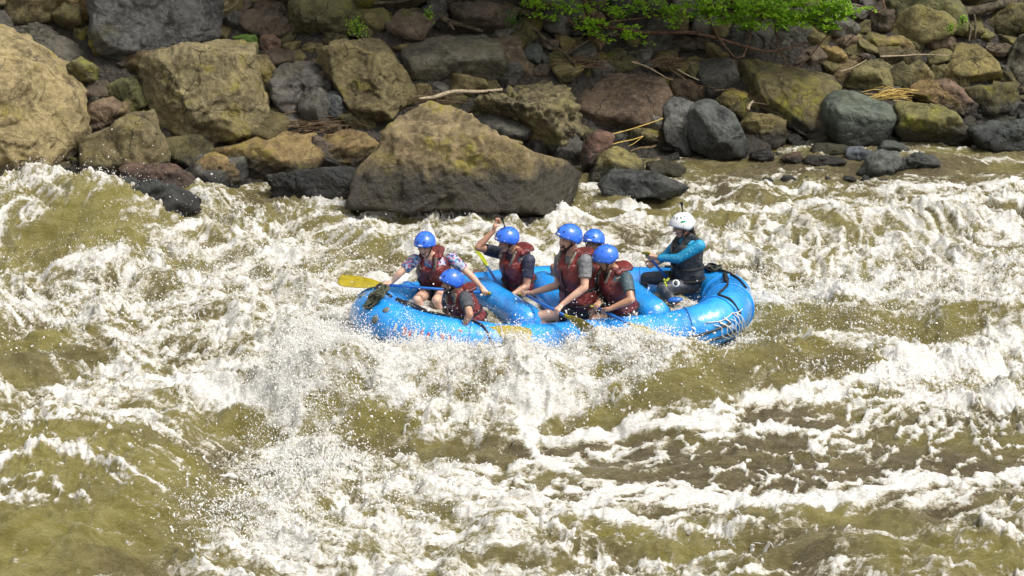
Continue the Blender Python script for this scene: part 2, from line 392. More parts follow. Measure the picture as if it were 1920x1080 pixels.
idx = np.arange(nx*ny).reshape(ny, nx)
q = np.stack([idx[:-1, :-1].ravel(), idx[:-1, 1:].ravel(), idx[1:, 1:].ravel(), idx[1:, :-1].ravel()], 1)
HGRID = (W0 + (hw - W0)*far_fade)
# torn crests lean a little downstream and towards the viewer
lean = np.clip(HGRID - W0 - .1, 0, 1)
vv = np.stack([GXX.ravel() + lean*.18*n2(GXX.ravel()*1.3, GYY.ravel()*1.3, 300) + .012*foamv*n2(GXX.ravel()*9, GYY.ravel()*9, 303), GYY.ravel() - lean*.14 + .02*foamv*n2(GXX.ravel()*8, GYY.ravel()*8, 306), HGRID], 1)
me = np_mesh('river_water', vv, q)
for nm, arr in (('foam', foamv), ('olive', olivev)):
    a = me.attributes.new(nm, 'FLOAT', 'POINT'); a.data.foreach_set('value', arr.astype(np.float32))
tag(link('river_water', me, M_WATER), 'churning olive brown river covered in white foam', None, None, 'structure')
HG2 = HGRID.reshape(ny, nx); FG2 = foamv.reshape(ny, nx)
def water_at(x, y):
    i = np.clip(np.searchsorted(gx, x), 1, nx-1); j = np.clip(np.searchsorted(gy, y), 1, ny-1)
    return HG2[j, i], FG2[j, i]

# ------------------------------------------------------------------ ground: river bed and both banks in one sheet
def bank_z(x, y):
    d = y - waterline(x)
    z = W0 - .12 + np.where(d > 0, .70*np.minimum(d, 9) + .18*np.maximum(d - 9, 0), d*.5)
    z = np.maximum(z, -1.9)
    near = -(y + 24); z = np.maximum(z, np.where(near > 0, -1.9 + near*.35, -9))
    return z
def m_ground():
    n = NT('bank_soil'); P = n.pos()
    v = n.N('TexVoronoi', feature='F1'); v.inputs['Scale'].default_value = 16; n.L(P, v.inputs['Vector'])
    f = n.noise(P, 5, 8, .7)
    c = n.mix(n.g(f, .35, .65), (.016, .013, .009), (.050, .040, .026))
    c = n.mix(n.math('MULTIPLY', n.g(v.outputs['Distance'], .2, .6), .6), c, (.02, .017, .012))
    sep = n.N('SeparateXYZ'); n.L(P, sep.inputs[0])
    wet = n.math('SUBTRACT', 1.0, n.g(sep.outputs[2], W0 - .1, W0 + .35))
    c = n.mix(n.math('MULTIPLY', wet, .6), c, (.015, .014, .011))
    h = n.math('ADD', n.math('MULTIPLY', v.outputs['Distance'], -1.0), f)
    n.set(**{'Base Color': c, 'Roughness': .85}); n.set(Normal=n.bump(h, .9, .05))
    return n.m
bx = axis_grid(-8, 8.5, .06, -150, 150); by = axis_grid(4.2, 10.5, .06, -70, 220)
BX, BY = np.meshgrid(bx, by)
bz = bank_z(BX, BY) + .10*fbm(BX*1.3, BY*1.3, 4, 400) + .05*billow(BX*5, BY*5, 2, 410)
ii = np.arange(BX.size).reshape(BX.shape)
me = np_mesh('ground', np.stack([BX.ravel(), BY.ravel(), bz.ravel()], 1), np.stack([ii[:-1, :-1].ravel(), ii[:-1, 1:].ravel(), ii[1:, 1:].ravel(), ii[1:, :-1].ravel()], 1))
tag(link('ground', me, m_ground()), 'dark pebbly soil of the river bank', None, None, 'structure')
def PB(px, py):                                 # the point of the bank (or water) seen at a pixel
    r = ray(px, py)
    T = np.linspace(22, 48, 521)
    for _ in range(2):
        Q = CAMP[None, :] + r[None, :]*T[:, None]
        k = int(np.argmax(Q[:, 2] <= np.maximum(bank_z(Q[:, 0], Q[:, 1]), W0)))
        if k == 0: return Q[-1]
        T = np.linspace(T[k-1], T[k], 21)
    return Q[k]

# ------------------------------------------------------------------ boulders
def m_rock(name, dark, mid, light, lichen, lich_amt=.5, crack=1.0, strata=0.0, pit=0.0):
    n = NT(name); P = n.pos(); oc = n.N('ObjectInfo').outputs['Color']
    sep = n.N('SeparateXYZ'); n.L(P, sep.inputs[0])
    f = n.noise(P, 2.2, 9, .68, .3); f2 = n.noise(P, 11, 8, .72, .2); f3 = n.noise(P, 45, 6, .75)
    c = n.mix(n.g(f, .38, .60), dark, mid); c = n.mix(n.math('MULTIPLY', n.g(f2, .42, .72), .75), c, light)
    lm = n.math('MULTIPLY', n.g(n.noise(P, 1.7, 8, .75, .5), .52, .66), lich_amt)
    c = n.mix(lm, c, lichen)
    c = n.mix(n.math('MULTIPLY', n.g(f3, .48, .30), .55), c, n.mix(.5, dark, (.01, .01, .01)))
    # thin cracks, and small chips
    vo = n.N('TexVoronoi', feature='DISTANCE_TO_EDGE'); vo.inputs['Scale'].default_value = 1.5
    mp = n.N('VectorMath', operation='ADD'); sc = n.N('VectorMath', operation='SCALE'); sc.inputs['Scale'].default_value = .55
    nc = n.N('TexNoise'); nc.inputs['Scale'].default_value = 2.6; nc.inputs['Detail'].default_value = 6; n.L(P, nc.inputs['Vector'])
    n.L(nc.outputs['Color'], sc.inputs[0]); n.L(P, mp.inputs[0]); n.L(sc.outputs[0], mp.inputs[1]); n.L(mp.outputs[0], vo.inputs['Vector'])
    ck = n.g(vo.outputs['Distance'], .0, .022)
    cmask = n.math('MULTIPLY', n.math('SUBTRACT', 1.0, ck), crack*.8)
    cmask = n.math('MULTIPLY', cmask, n.g(n.noise(P, 1.3, 3), .45, .6))
    c = n.mix(cmask, c, (.012, .010, .008))
    c = n.mix(1.0, c, oc, 'MULTIPLY')
    # wet foot near the water
    wl_ = n.math('ADD', n.math('SUBTRACT', sep.outputs[2], n.math('SUBTRACT', n.N('ObjectInfo').outputs['Alpha'], 1.0)), n.math('MULTIPLY', n.math('SUBTRACT', n.noise(P, 3.5, 5, .7), .5), .5))
    wet = n.math('SUBTRACT', 1.0, n.g(wl_, W0 + .17, W0 + .42))
    c = n.mix(wet, c, n.mix(.86, c, (.014, .014, .012)))
    n.set(**{'Base Color': c, 'Specular IOR Level': .4})
    n.set(Roughness=n.math('SUBTRACT', .88, n.math('MULTIPLY', wet, .50)))
    hh = n.math('ADD', n.math('MULTIPLY', f2, 1.0), n.math('MULTIPLY', f3, .35))
    for sc_, am in ((3.4, .9), (9.0, .45)):       # chipped faces: the planes between broken edges
        vf = n.N('TexVoronoi', feature='F1'); vf.inputs['Scale'].default_value = sc_; n.L(mp.outputs[0], vf.inputs['Vector']); hh = n.math('ADD', hh, n.math('MULTIPLY', vf.outputs['Distance'], am))
    hh = n.math('ADD', hh, n.math('MULTIPLY', ck, .25*crack))
    if strata:
        wv = n.N('TexWave', wave_type='BANDS', bands_direction='Z'); wv.inputs['Scale'].default_value = 3.2; wv.inputs['Distortion'].default_value = 7; wv.inputs['Detail'].default_value = 5; wv.inputs['Detail Scale'].default_value = 1.2
        mpp = n.N('Mapping'); mpp.inputs['Rotation'].default_value = (.1, .45, 0); n.L(P, mpp.inputs[0]); n.L(mpp.outputs[0], wv.inputs['Vector'])
        hh = n.math('ADD', hh, n.math('MULTIPLY', wv.outputs['Fac'], strata))
    if pit:
        v2 = n.N('TexVoronoi', feature='F1'); v2.inputs['Scale'].default_value = 9; n.L(mp.outputs[0], v2.inputs['Vector'])
        hh = n.math('ADD', hh, n.math('MULTIPLY', v2.outputs['Distance'], -pit))
    n.set(Normal=n.bump(hh, .85, .055))
    return n.m
ROCK = {
 'tan':   m_rock('tan_rock',   (.10, .082, .045), (.25, .212, .118), (.37, .33, .195), (.28, .245, .045), .65),
 'ochre': m_rock('ochre_rock', (.10, .070, .034), (.24, .178, .088), (.34, .27, .145), (.24, .225, .025), .75, 1, .3),
 'grey':  m_rock('grey_rock',  (.050, .048, .042), (.13, .125, .11), (.24, .235, .215), (.15, .14, .06), .4, .6),
 'olive': m_rock('olive_rock', (.055, .050, .026), (.14, .125, .062), (.23, .205, .11), (.22, .215, .03), .8),
 'slate': m_rock('slate_rock', (.038, .041, .038), (.092, .098, .090), (.17, .175, .16), (.12, .13, .05), .25, .5),
 'brown': m_rock('brown_rock', (.055, .041, .031), (.14, .108, .082), (.235, .185, .142), (.17, .14, .06), .35),
 'black': m_rock('black_rock', (.012, .013, .013), (.035, .036, .034), (.075, .075, .068), (.06, .055, .03), .25),
 'strata': m_rock('layered_rock', (.085, .066, .035), (.21, .165, .09), (.33, .265, .16), (.25, .225, .03), .75, .5, .10, .7),
 'pitted': m_rock('pitted_rock', (.035, .032, .022), (.15, .13, .075), (.34, .29, .17), (.15, .145, .035), .6, .3, 0, 1.3),
}
_ico = {}
def ico(sub):
    if sub not in _ico:
        bm = bmesh.new(); bmesh.ops.create_icosphere(bm, subdivisions=sub, radius=1)
        v = np.array([p.co[:] for p in bm.verts]); f = np.array([[p.index for p in q_.verts] for q_ in bm.faces]); bm.free()
        _ico[sub] = (v/np.linalg.norm(v, axis=1)[:, None], f)
    return _ico[sub]
AU = np.array([1., 0, 0]); AV = np.array([0, sT, cT]); AW = np.array([0, -cT, sT])     # right, up in the picture, towards the viewer
def smin(vals, k):
    a = np.stack(vals); m = a.min(0)
    return m - k*np.log(np.exp(-(a - m)/k).sum(0))
def convex_rock(sil, depth, size, seed, planes, sub, rough=.035, smooth=.05, mode=None):
    """sil: silhouette polygon in metres (u,v) about the centre, or None for a free shape."""
    D, F = ico(sub); rs = np.random.RandomState(seed)
    du, dv, dw = D@AU, D@AV, D@AW
    rad = np.sqrt(du*du + dv*dv) + 1e-6
    vals = []
    if sil is not None:
        th = np.arctan2(dv, du)
        P = np.array(sil); t = np.full(len(D), 1e3)
        cx, cy = np.cos(th), np.sin(th)
        for i in range(len(P)):                   # distance along each direction to the polygon's edge
            a, b = P[i], P[(i+1) % len(P)]; e = b - a
            den = cx*e[1] - cy*e[0]; den = np.where(np.abs(den) < 1e-9, 1e-9, den)
            tt = (a[0]*e[1] - a[1]*e[0])/den; s = (a[0]*cy - a[1]*cx)/den
            t = np.where((tt > 0) & (s >= -1e-6) & (s <= 1+1e-6), np.minimum(t, tt), t)
        t = np.where(t > 100, size*.5, t)
        vals.append(t/rad)
    for nrm, h in planes:
        nn = np.array(nrm, float); nn /= np.linalg.norm(nn)
        dd = D@nn; vals.append(np.where(dd > .02, h/np.maximum(dd, .02), 50.))
    r = smin(np.minimum(np.stack(vals), 6*size), smooth*size*.30)
    r = np.maximum(r, .15*size)
    V = D*r[:, None]
    sd = seed*3.7
    amp = rough*size
    nrmd = D
    o = fbm3(V/size*2.4 + sd, 5, seed % 40, .55)*amp*1.05
    o += -np.clip(fbm3(V/size*1.6 + sd + 5, 3, 50 + seed % 30, .5, True) - .62, 0, 1)*amp*2.2
    st = fbm3(V/size*1.9 + sd + 20, 3, 60)*5.5; fr = st - np.floor(st); o += ((np.floor(st) + sstep(.0, .14, fr))/5.5)*amp*3.4
    o += fbm3(V*7 + sd, 3, 66, .6)*.013 - np.clip(fbm3(V*3.3 + sd, 3, 71, .5, True) - .55, 0, 1)*.05
    if mode == 'strata':
        ax = np.array([.42, -.25, 1.0]); s_ = (V@ax)*7/max(size, .6) + 1.6*fbm3(V/size*1.5 + sd, 3, 3)
        w = np.abs((s_ % 1) - .5)*2; o += (w**.6 - .5)*amp*.55*(.4 + .8*np.clip(fbm3(V/size*2 + 9, 2, 8) + .5, 0, 1))
        o += fbm3(V*9, 3, 77)*amp*.8
    if mode == 'pitted':
        o += -np.clip(fbm3(V*4.2 + sd, 3, 31, .6, True), 0, 1)*amp*2.0 + fbm3(V*11, 2, 12)*amp*.6
    if mode == 'ripple':
        s_ = (V@np.array([.8, 0, 1.3]))*9 + 2.5*fbm3(V*1.6, 3, 5); o += np.sin(s_)*amp*.7*np.clip(.5+fbm3(V*2.5, 2, 6)*1.5, 0, 1)
    V = V + nrmd*o[:, None]
    return V, F
BOULDERS = []                                   # (polygon, base point, label)
def boulder(poly, mat, label, col=(1, 1, 1), seed=None, depth=.8, dy=0.0, cuts=4, planes=None, rough=.035, smooth=.010, mode=None, sub=None, top=None, name='boulder', cat='boulder', front=None):
    seed = seed if seed is not None else len(BOULDERS)*7 + 3
    P = np.array(poly, float); x0, y0 = P.min(0); x1, y1 = P.max(0); cx, cy = (x0+x1)/2, (y0+y1)/2
    base = PB(min(max(cx, -60), 1980), y1 - .06*(y1-y0))
    wpx, hpx = x1-x0, y1-y0
    sc0 = (base[1]-CAMP[1])/(ray(cx, cy)[1])/FPX
    size = (wpx + hpx)/2*sc0
    dep = depth*min(wpx, 1.5*hpx)*sc0
    Y = base[1] + dy + dep*.38
    c = PY(cx, cy, Y); sc_ = (Y-CAMP[1])/ray(cx, cy)[1]/FPX
    sil = [((p[0]-cx)*sc_, (cy-p[1])*sc_) for p in poly]
    rs = np.random.RandomState(seed)
    hh = hpx*sc_
    pl = []
    W_ = lambda u, v, w: AU*u + AV*v + AW*w
    S2 = np.array(sil)
    def cut(u, v, k, w0):                        # a face that meets the silhouette's edge at distance w0 towards the viewer
        m = math.sqrt(u*u + v*v + k*k)
        pl.append((W_(u, v, k), ((S2@np.array([u, v])).max() + k*w0)/m))
    if top is None: top = (rs.uniform(-.35, .35), rs.uniform(.3, .8), rs.uniform(-.3, -.1))
    cut(top[0], 1.0, top[1], dep*top[2])
    if front is None: front = (rs.uniform(-.4, .4), rs.uniform(-.35, .1), rs.uniform(.38, .5))
    pl.append((W_(front[0], front[1], 1.0), dep*front[2]))
    a0 = rs.uniform(0, 6.28)
    for k in range(cuts):
        a = a0 + k*6.283/cuts + rs.uniform(-.45, .45); cut(math.cos(a), math.sin(a), rs.uniform(.45, 1.2), dep*rs.uniform(.0, .22))
    for k in range(4):
        a = rs.uniform(0, 2*math.pi); cut(math.cos(a), math.sin(a), -rs.uniform(.5, 1.2), dep*rs.uniform(-.25, -.05))
    pl.append((W_(rs.uniform(-.3, .3), rs.uniform(-.2, .2), -1.0), dep*.5))
    if planes:
        for (a, b, w_, f_) in planes: pl.append((W_(a, b, w_), size*f_))
    if sub is None: sub = 6 if size > 1.25 else 5 if size > .5 else 4 if size > .22 else 3
    V, F = convex_rock(sil, dep, size, seed, pl, sub, rough, smooth, mode)
    zmin = V[:, 2].min(); V[:, 2] -= zmin
    o = link(name, np_mesh(name, V, F), ROCK[mat], None, col, loc=(c.x, c.y, c.z + zmin))
    tag(o, label, cat)
    if mode == 'strata' and size > 1.5: o.color[3] = 1.34
    if 'shallow' in label or 'lone wet' in label: o.color[3] = .80
    BOULDERS.append((P, c, label, size)); return o
_B = boulder
_B([(-140, 30), (-60, 40), (0, 46), (62, 78), (112, 112), (150, 168), (163, 222), (146, 275), (105, 318), (60, 345), (-140, 355)], 'tan', 'huge pale tan boulder at the water, leftmost of the big ones', (1.25, 1.15, 1.0), depth=.8, seed=4, rough=.04, front=(.45, .15, .42), top=(.2, .5, -0.25))
_B([(172, -70), (300, -90), (405, -60), (412, 10), (412, 68), (352, 102), (292, 112), (242, 128), (196, 112), (166, 72), (166, 8)], 'grey', 'big blue grey boulder above the square tan boulder', (.85, .86, .90), depth=.7, seed=9, rough=.03, front=(.1, -.1, .4), top=(0, .2, -0.25))
_B([(262, 142), (272, 108), (330, 88), (430, 66), (478, 76), (483, 120), (499, 190), (497, 238), (440, 264), (370, 278), (328, 294), (298, 255), (284, 190)], 'tan', 'big squarish tan boulder split by a thin vertical crack', (.92, .88, .78), depth=.75, seed=14, rough=.032, front=(-.12, .1, .40), top=(.1, .35, -0.25))
_B([(150, 262), (220, 230), (284, 203), (302, 250), (330, 296), (305, 322), (205, 348), (150, 325)], 'tan', 'low tan boulder leaning under the squarish cracked one', (.68, .64, .55), depth=.7, seed=18, dy=-.1)
_B([(200, 158), (262, 136), (286, 198), (240, 220), (210, 200)], 'olive', 'mossy green rock wedged beside the squarish tan boulder', (.8, .85, .6), seed=21)
_B([(-70, 15), (30, 22), (100, 60), (160, 88), (215, 120), (232, 152), (200, 170), (150, 155), (100, 120), (0, 85), (-70, 85)], 'grey', 'long slanting grey brown slab behind the huge pale boulder', (.75, .70, .60), seed=23, dy=.35, depth=.6)
_B([(152, 226), (160, 200), (225, 176), (244, 195), (214, 236), (160, 250)], 'brown', 'small brown block between the huge pale boulder and the low tan one', (1.1, 1.0, .8), seed=25)
_B([(96, -30), (182, -30), (187, 28), (152, 56), (104, 30)], 'ochre', 'ochre rock beside the big blue grey boulder', (1, .95, .8), seed=27)
_B([(45, -10), (98, -12), (102, 22), (88, 38), (48, 20)], 'brown', 'brownish rock with a grey cap left of the ochre rock', (1, .9, .8), seed=29)
_B([(122, 120), (150, 104), (184, 128), (178, 152), (130, 155)], 'olive', 'olive stone with a yellow edge on the slanting slab', (1, 1, .8), seed=30, dy=-.25)
_B([(180, 342), (232, 336), (300, 345), (360, 368), (384, 395), (335, 414), (262, 392), (196, 372)], 'black', 'black wet rock slab in the splash, nearest the green wave', (1, 1, 1), seed=33, dy=-.35, rough=.06)
_B([(222, 300), (270, 304), (320, 304), (362, 335), (398, 374), (342, 380), (285, 350), (232, 330)], 'brown', 'wet purple brown slab above the black wet slab', (.75, .60, .55), seed=35, dy=-.1)
_B([(362, 322), (368, 300), (395, 280), (440, 300), (453, 338), (432, 356), (366, 336)], 'ochre', 'rounded orange tan block at the waterline', (1.05, .95, .8), seed=38, dy=-.15)
_B([(400, 277), (470, 258), (540, 250), (592, 250), (621, 290), (600, 320), (525, 338), (450, 345), (415, 312)], 'ochre', 'long flat ochre boulder with mossy underside', (.98, .92, .75), seed=41, mode='strata', rough=.03)
_B([(588, 250), (640, 246), (690, 248), (713, 266), (692, 310), (622, 324), (600, 285)], 'ochre', 'ochre block joined to the end of the long flat boulder', (.92, .85, .7), seed=43)
_B([(430, 335), (520, 326), (640, 312), (690, 318), (690, 374), (450, 376)], 'black', 'shade blackened rock base below the long flat ochre boulder', (1, 1, 1), seed=45, dy=.15, depth=.4)  # shading of the rock wall put into this rock's black colour
_B([(594, 118), (605, 98), (650, 75), (684, 58), (722, 80), (755, 130), (786, 176), (762, 200), (738, 235), (702, 243), (660, 206), (625, 152)], 'tan', 'tan upright boulder leaning left with a branching crack', (.72, .68, .56), depth=.8, seed=48, front=(-.25, .05, .42), top=(.35, .4, -0.25), planes=[(.8, .1, .5, .34)])
_B([(532, 34), (545, 5), (570, -30), (642, -30), (662, 28), (656, 64), (592, 94), (552, 94), (528, 60)], 'olive', 'large olive brown boulder on the upper bank beside bright leaves', (.85, .85, .75), depth=.8, seed=52, planes=[(0, -1, .6, .28)])
_B([(756, 104), (764, 70), (800, 58), (860, 62), (905, 60), (936, 85), (947, 160), (872, 170), (790, 172), (763, 146)], 'grey', 'flat topped grey tan boulder above the pale driftwood pole', (.98, .92, .72), depth=.75, seed=55, top=(0, .7, -0.25), front=(.05, -.15, .42), rough=.04)
_B([(655, 392), (670, 325), (712, 275), (730, 240), (760, 205), (797, 192), (842, 200), (910, 240), (962, 264), (1002, 287), (1062, 300), (1086, 320), (1078, 362), (1062, 408), (962, 404), (860, 398)], 'strata', 'great layered wedge shaped boulder standing in the water behind the raft', (1.02, .98, .88), depth=.62, seed=60, mode='strata', rough=.026, smooth=.012, cuts=0, top=(-.10, .62, -.20), front=(-.10, -.05, .40), planes=[(.9, .1, .75, .47), (-.55, .35, 1.0, .36)], dy=-.30)
_B([(852, 210), (880, 190), (925, 170), (975, 150), (1040, 147), (1078, 160), (1091, 210), (1101, 252), (1086, 300), (1012, 288), (932, 248)], 'pitted', 'knobbly pitted dark boulder with pale patches', (1.05, 1.0, .86), depth=.8, seed=64, mode='pitted', rough=.045, smooth=.08, top=(.1, .5, -.15), dy=-.12)
_B([(1076, 160), (1130, 135), (1190, 127), (1246, 145), (1257, 178), (1242, 222), (1180, 260), (1100, 262), (1082, 215)], 'brown', 'big brown boulder with a reddish flat top', (.95, .86, .74), depth=.9, seed=67, top=(-.12, .85, -0.25), front=(.1, -.2, .42), rough=.022)
_B([(500, 185), (515, 135), (545, 116), (602, 128), (628, 180), (602, 216), (530, 216)], 'grey', 'rough purple grey rock between the squarish and the cracked boulder', (.80, .75, .72), seed=70, rough=.06)
_B([(606, 185), (622, 168), (648, 180), (656, 214), (628, 226), (608, 212)], 'slate', 'blue grey angular rock under the leaning cracked boulder', (.9, .92, 1.0), seed=72, dy=-.1)
_B([(470, 105), (496, 100), (522, 135), (534, 172), (505, 176), (486, 150)], 'tan', 'narrow tan rock against the right flank of the squarish boulder', (.85, .78, .6), seed=73)
_B([(1088, 300), (1096, 262), (1122, 239), (1152, 256), (1142, 290), (1112, 322), (1094, 322)], 'brown', 'upright purple brown stone beside the pitted boulder', (.95, .70, .62), seed=75, dy=-.3, rough=.02, smooth=.1)
_B([(1104, 340), (1120, 292), (1150, 275), (1192, 284), (1208, 310), (1204, 342)], 'olive', 'yellow green rock at the water beside the purple brown stone', (1.6, 1.5, 1.0), seed=77, dy=-.2)
_B([(1122, 345), (1150, 314), (1212, 320), (1292, 350), (1272, 368), (1162, 376), (1128, 364)], 'black', 'black wet flat rock in the shallows below the yellow green rock', (1.6, 1.6, 1.6), seed=79, dy=-.3)
_B([(1205, 330), (1212, 304), (1250, 298), (1290, 316), (1282, 334)], 'olive', 'yellowish low rock beside the black wet flat rock', (1.4, 1.3, 1.0), seed=81)
_B([(1240, 200), (1262, 182), (1300, 195), (1320, 240), (1310, 292), (1268, 296), (1246, 262)], 'grey', 'pale grey rock with dark speckles behind the slate boulder', (.85, .88, .88), seed=83)
_B([(1283, 232), (1294, 190), (1332, 185), (1376, 215), (1405, 276), (1392, 294), (1332, 302), (1296, 280)], 'slate', 'dark slate boulder with a ridged sloping face', (1.0, 1.0, 1.0), seed=86, mode='ripple', rough=.03, front=(-.1, .25, .40), dy=-.15)
_B([(1338, 188), (1375, 163), (1402, 175), (1401, 208), (1380, 220), (1350, 208)], 'olive', 'yellow tan angular rock above the slate boulder', (1.55, 1.35, .95), seed=88)
_B([(1384, 236), (1410, 210), (1474, 226), (1471, 270), (1446, 284), (1400, 258)], 'olive', 'square mossy tan block right of the slate boulder', (1.3, 1.15, .85), seed=90, dy=-.1)
_B([(1395, 272), (1404, 254), (1430, 262), (1432, 282), (1402, 284)], 'ochre', 'small orange brown stone below the square mossy block', (1, .9, .8), seed=91, name='boulder')
_B([(1342, 160), (1375, 118), (1422, 108), (1500, 120), (1560, 142), (1577, 162), (1548, 205), (1532, 244), (1500, 256), (1450, 227), (1398, 188)], 'olive', 'large rough boulder with a rippled slanting face', (.98, .90, .78), depth=.75, seed=94, mode='ripple', rough=.030, front=(.15, .35, .34), planes=[(-.8, .2, .6, .33)], dy=.1)
_B([(1536, 232), (1542, 190), (1562, 164), (1602, 164), (1682, 196), (1689, 218), (1672, 268), (1602, 284), (1545, 262)], 'slate', 'smooth green grey boulder with a dark wet foot', (1.05, 1.15, .98), depth=.8, seed=97, rough=.012, smooth=.10, top=(.25, .6, -0.25), front=(.12, -.4, .40))
_B([(1680, 245), (1684, 192), (1740, 188), (1792, 205), (1812, 240), (1828, 264), (1802, 284), (1700, 284)], 'olive', 'mossy yellow topped boulder beside the smooth green grey one', (1.05, 1.05, .75), depth=.8, seed=100, rough=.045, planes=[(0, -.8, .6, .25)])
_B([(1812, 240), (1870, 225), (1990, 232), (1990, 288), (1862, 288), (1826, 268)], 'black', 'dark blue green rock at the waterline, rightmost', (1.7, 1.9, 1.8), seed=103)
_B([(1756, 142), (1778, 108), (1800, 78), (1832, 80), (1872, 120), (1876, 152), (1842, 180), (1822, 168)], 'olive', 'clean cut tan boulder with a slanting flat face', (1.35, 1.22, .90), depth=.8, seed=106, rough=.018, smooth=.03, front=(.1, .4, .32), planes=[(.3, -1, .5, .28)])
_B([(1885, 120), (1910, 70), (1995, 55), (1995, 172), (1900, 170)], 'grey', 'grey tan rounded boulder cut by the right edge', (.95, .88, .72), seed=109)
_B([(1838, 35), (1878, 8), (1995, -5), (1995, 75), (1872, 88), (1845, 70)], 'olive', 'round mossy brown boulder under the fallen log', (.8, .75, .6), seed=111, smooth=.12)
_B([(1655, 25), (1690, -40), (1785, -30), (1806, 25), (1812, 72), (1745, 56), (1680, 60)], 'olive', 'very large dull green boulder high on the bank', (.8, .85, .72), seed=113, depth=.6, smooth=.1)
_B([(1722, 76), (1745, 54), (1775, 50), (1797, 76), (1780, 100), (1735, 92)], 'brown', 'dark brown faceted rock in front of the dull green boulder', (.9, .82, .68), seed=115)
_B([(1634, 92), (1652, 70), (1690, 62), (1716, 85), (1712, 106), (1642, 108)], 'ochre', 'tan rock with an orange patch beside the brown faceted rock', (.95, .95, .75), seed=117)
_B([(1614, 78), (1630, 57), (1662, 62), (1668, 80), (1642, 96)], 'olive', 'yellow olive rounded rock touching the orange patched one', (1.2, 1.1, .8), seed=118)
_B([(1576, 165), (1592, 130), (1650, 108), (1672, 125), (1685, 175), (1630, 185)], 'olive', 'mottled green and brown slab behind the straw heap', (1.15, 1.1, .9), seed=120)
_B([(1678, 150), (1692, 118), (1720, 105), (1752, 140), (1746, 158), (1692, 160)], 'tan', 'pale olive rock peaked like a tent', (.75, .72, .55), seed=122)
_B([(1704, 175), (1712, 150), (1745, 150), (1795, 195), (1812, 225), (1780, 210), (1715, 190)], 'ochre', 'warm brown wedge behind the mossy yellow topped boulder', (.9, .8, .65), seed=124)
_B([(1746, 152), (1772, 144), (1825, 180), (1840, 212), (1815, 222), (1775, 190)], 'brown', 'reddish brown slab under the clean cut tan boulder', (1.15, 1.0, .85), seed=126)
_B([(1525, 100), (1545, 80), (1580, 86), (1592, 112), (1584, 130), (1540, 126)], 'ochre', 'yellow brown block near the end of the long bare branch', (1.0, .95, .72), seed=128)
_B([(1545, 75), (1575, 58), (1612, 70), (1608, 92), (1570, 96)], 'brown', 'brown block behind the yellow brown block', (.95, .88, .7), seed=130)
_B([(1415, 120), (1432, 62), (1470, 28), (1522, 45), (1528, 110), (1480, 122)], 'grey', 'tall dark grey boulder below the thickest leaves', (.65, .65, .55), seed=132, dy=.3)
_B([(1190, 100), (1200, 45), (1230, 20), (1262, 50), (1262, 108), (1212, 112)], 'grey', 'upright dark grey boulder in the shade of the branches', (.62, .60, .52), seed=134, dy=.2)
_B([(1128, 120), (1142, 92), (1160, 88), (1200, 115), (1196, 134), (1140, 134)], 'olive', 'dull green pointed rock behind the reddish topped boulder', (.75, .75, .62), seed=136)
_B([(1272, 130), (1300, 104), (1345, 110), (1354, 140), (1340, 160), (1290, 152)], 'olive', 'olive faceted rock beside the heap of dry sticks', (.85, .82, .65), seed=138)
_B([(1256, 150), (1300, 145), (1330, 165), (1322, 190), (1275, 196), (1258, 182)], 'brown', 'brown rock tucked beside the reddish topped boulder', (.8, .75, .6), seed=140)
_B([(748, 64), (756, 20), (778, 14), (804, 18), (806, 50), (790, 64)], 'olive', 'square green grey rock by the tree roots', (.75, .78, .6), seed=142)
_B([(706, 44), (722, 26), (748, 28), (752, 56), (722, 62)], 'olive', 'moss spotted rock left of the square green grey rock', (.7, .85, .4), seed=143)
_B([(656, 36), (672, 22), (694, 28), (694, 46), (664, 48)], 'ochre', 'small orange block beside the bright green sprig', (.85, .8, .6), seed=144)
_B([(434, 70), (455, 62), (480, 66), (492, 88), (484, 100), (452, 92)], 'olive', 'small rock covered in vivid green moss', (.9, 1.7, .6), seed=145)
_B([(486, 92), (490, 66), (505, 58), (528, 75), (526, 98), (500, 104)], 'brown', 'dull brown stone right of the vivid mossy rock', (1.0, .8, .7), seed=146)
_B([(470, 25), (478, 5), (505, -5), (540, 12), (538, 45), (498, 52), (476, 44)], 'brown', 'dark brown rock hanging over a shadowed gap', (.7, .65, .52), seed=147)
_B([(1608, 325), (1630, 292), (1652, 282), (1684, 285), (1694, 302), (1668, 332), (1620, 334)], 'slate', 'wet grey rock standing alone in the shallow water', (1.1, 1.1, 1.05), seed=150, dy=0, rough=.05)
_B([(1668, 330), (1680, 300), (1712, 296), (1740, 284), (1766, 296), (1762, 314), (1700, 318)], 'black', 'black craggy rock lying right of the lone wet grey rock', (1.4, 1.4, 1.3), seed=152, rough=.08)
_B([(1642, 285), (1656, 264), (1680, 262), (1712, 284), (1700, 294)], 'slate', 'dark green grey stone behind the lone wet grey rock', (.8, .85, .75), seed=154)
_B([(1582, 296), (1592, 272), (1612, 274), (1642, 288), (1630, 302), (1590, 304)], 'slate', 'bluish wet stone at the edge of the shallows', (1.2, 1.3, 1.6), seed=156)
_B([(1404, 300), (1410, 282), (1440, 278), (1452, 292), (1450, 304)], 'black', 'flat black stone under the square mossy block', (1.5, 1.4, 1.3), seed=158)
_B([(1516, 284), (1530, 268), (1590, 270), (1602, 280), (1590, 292), (1530, 292)], 'olive', 'flat yellow green slab at the foot of the smooth boulder', (1.3, 1.3, .8), seed=160)
_B([(1460, 300), (1476, 284), (1500, 286), (1508, 300), (1490, 308)], 'brown', 'wet brown stone in the shallows below the rippled boulder', (.8, .65, .55), seed=162)
_B([(1500, 306), (1520, 290), (1572, 292), (1592, 308), (1540, 314)], 'brown', 'low wet purple stone in front of the flat yellow green slab', (.7, .6, .55), seed=163)
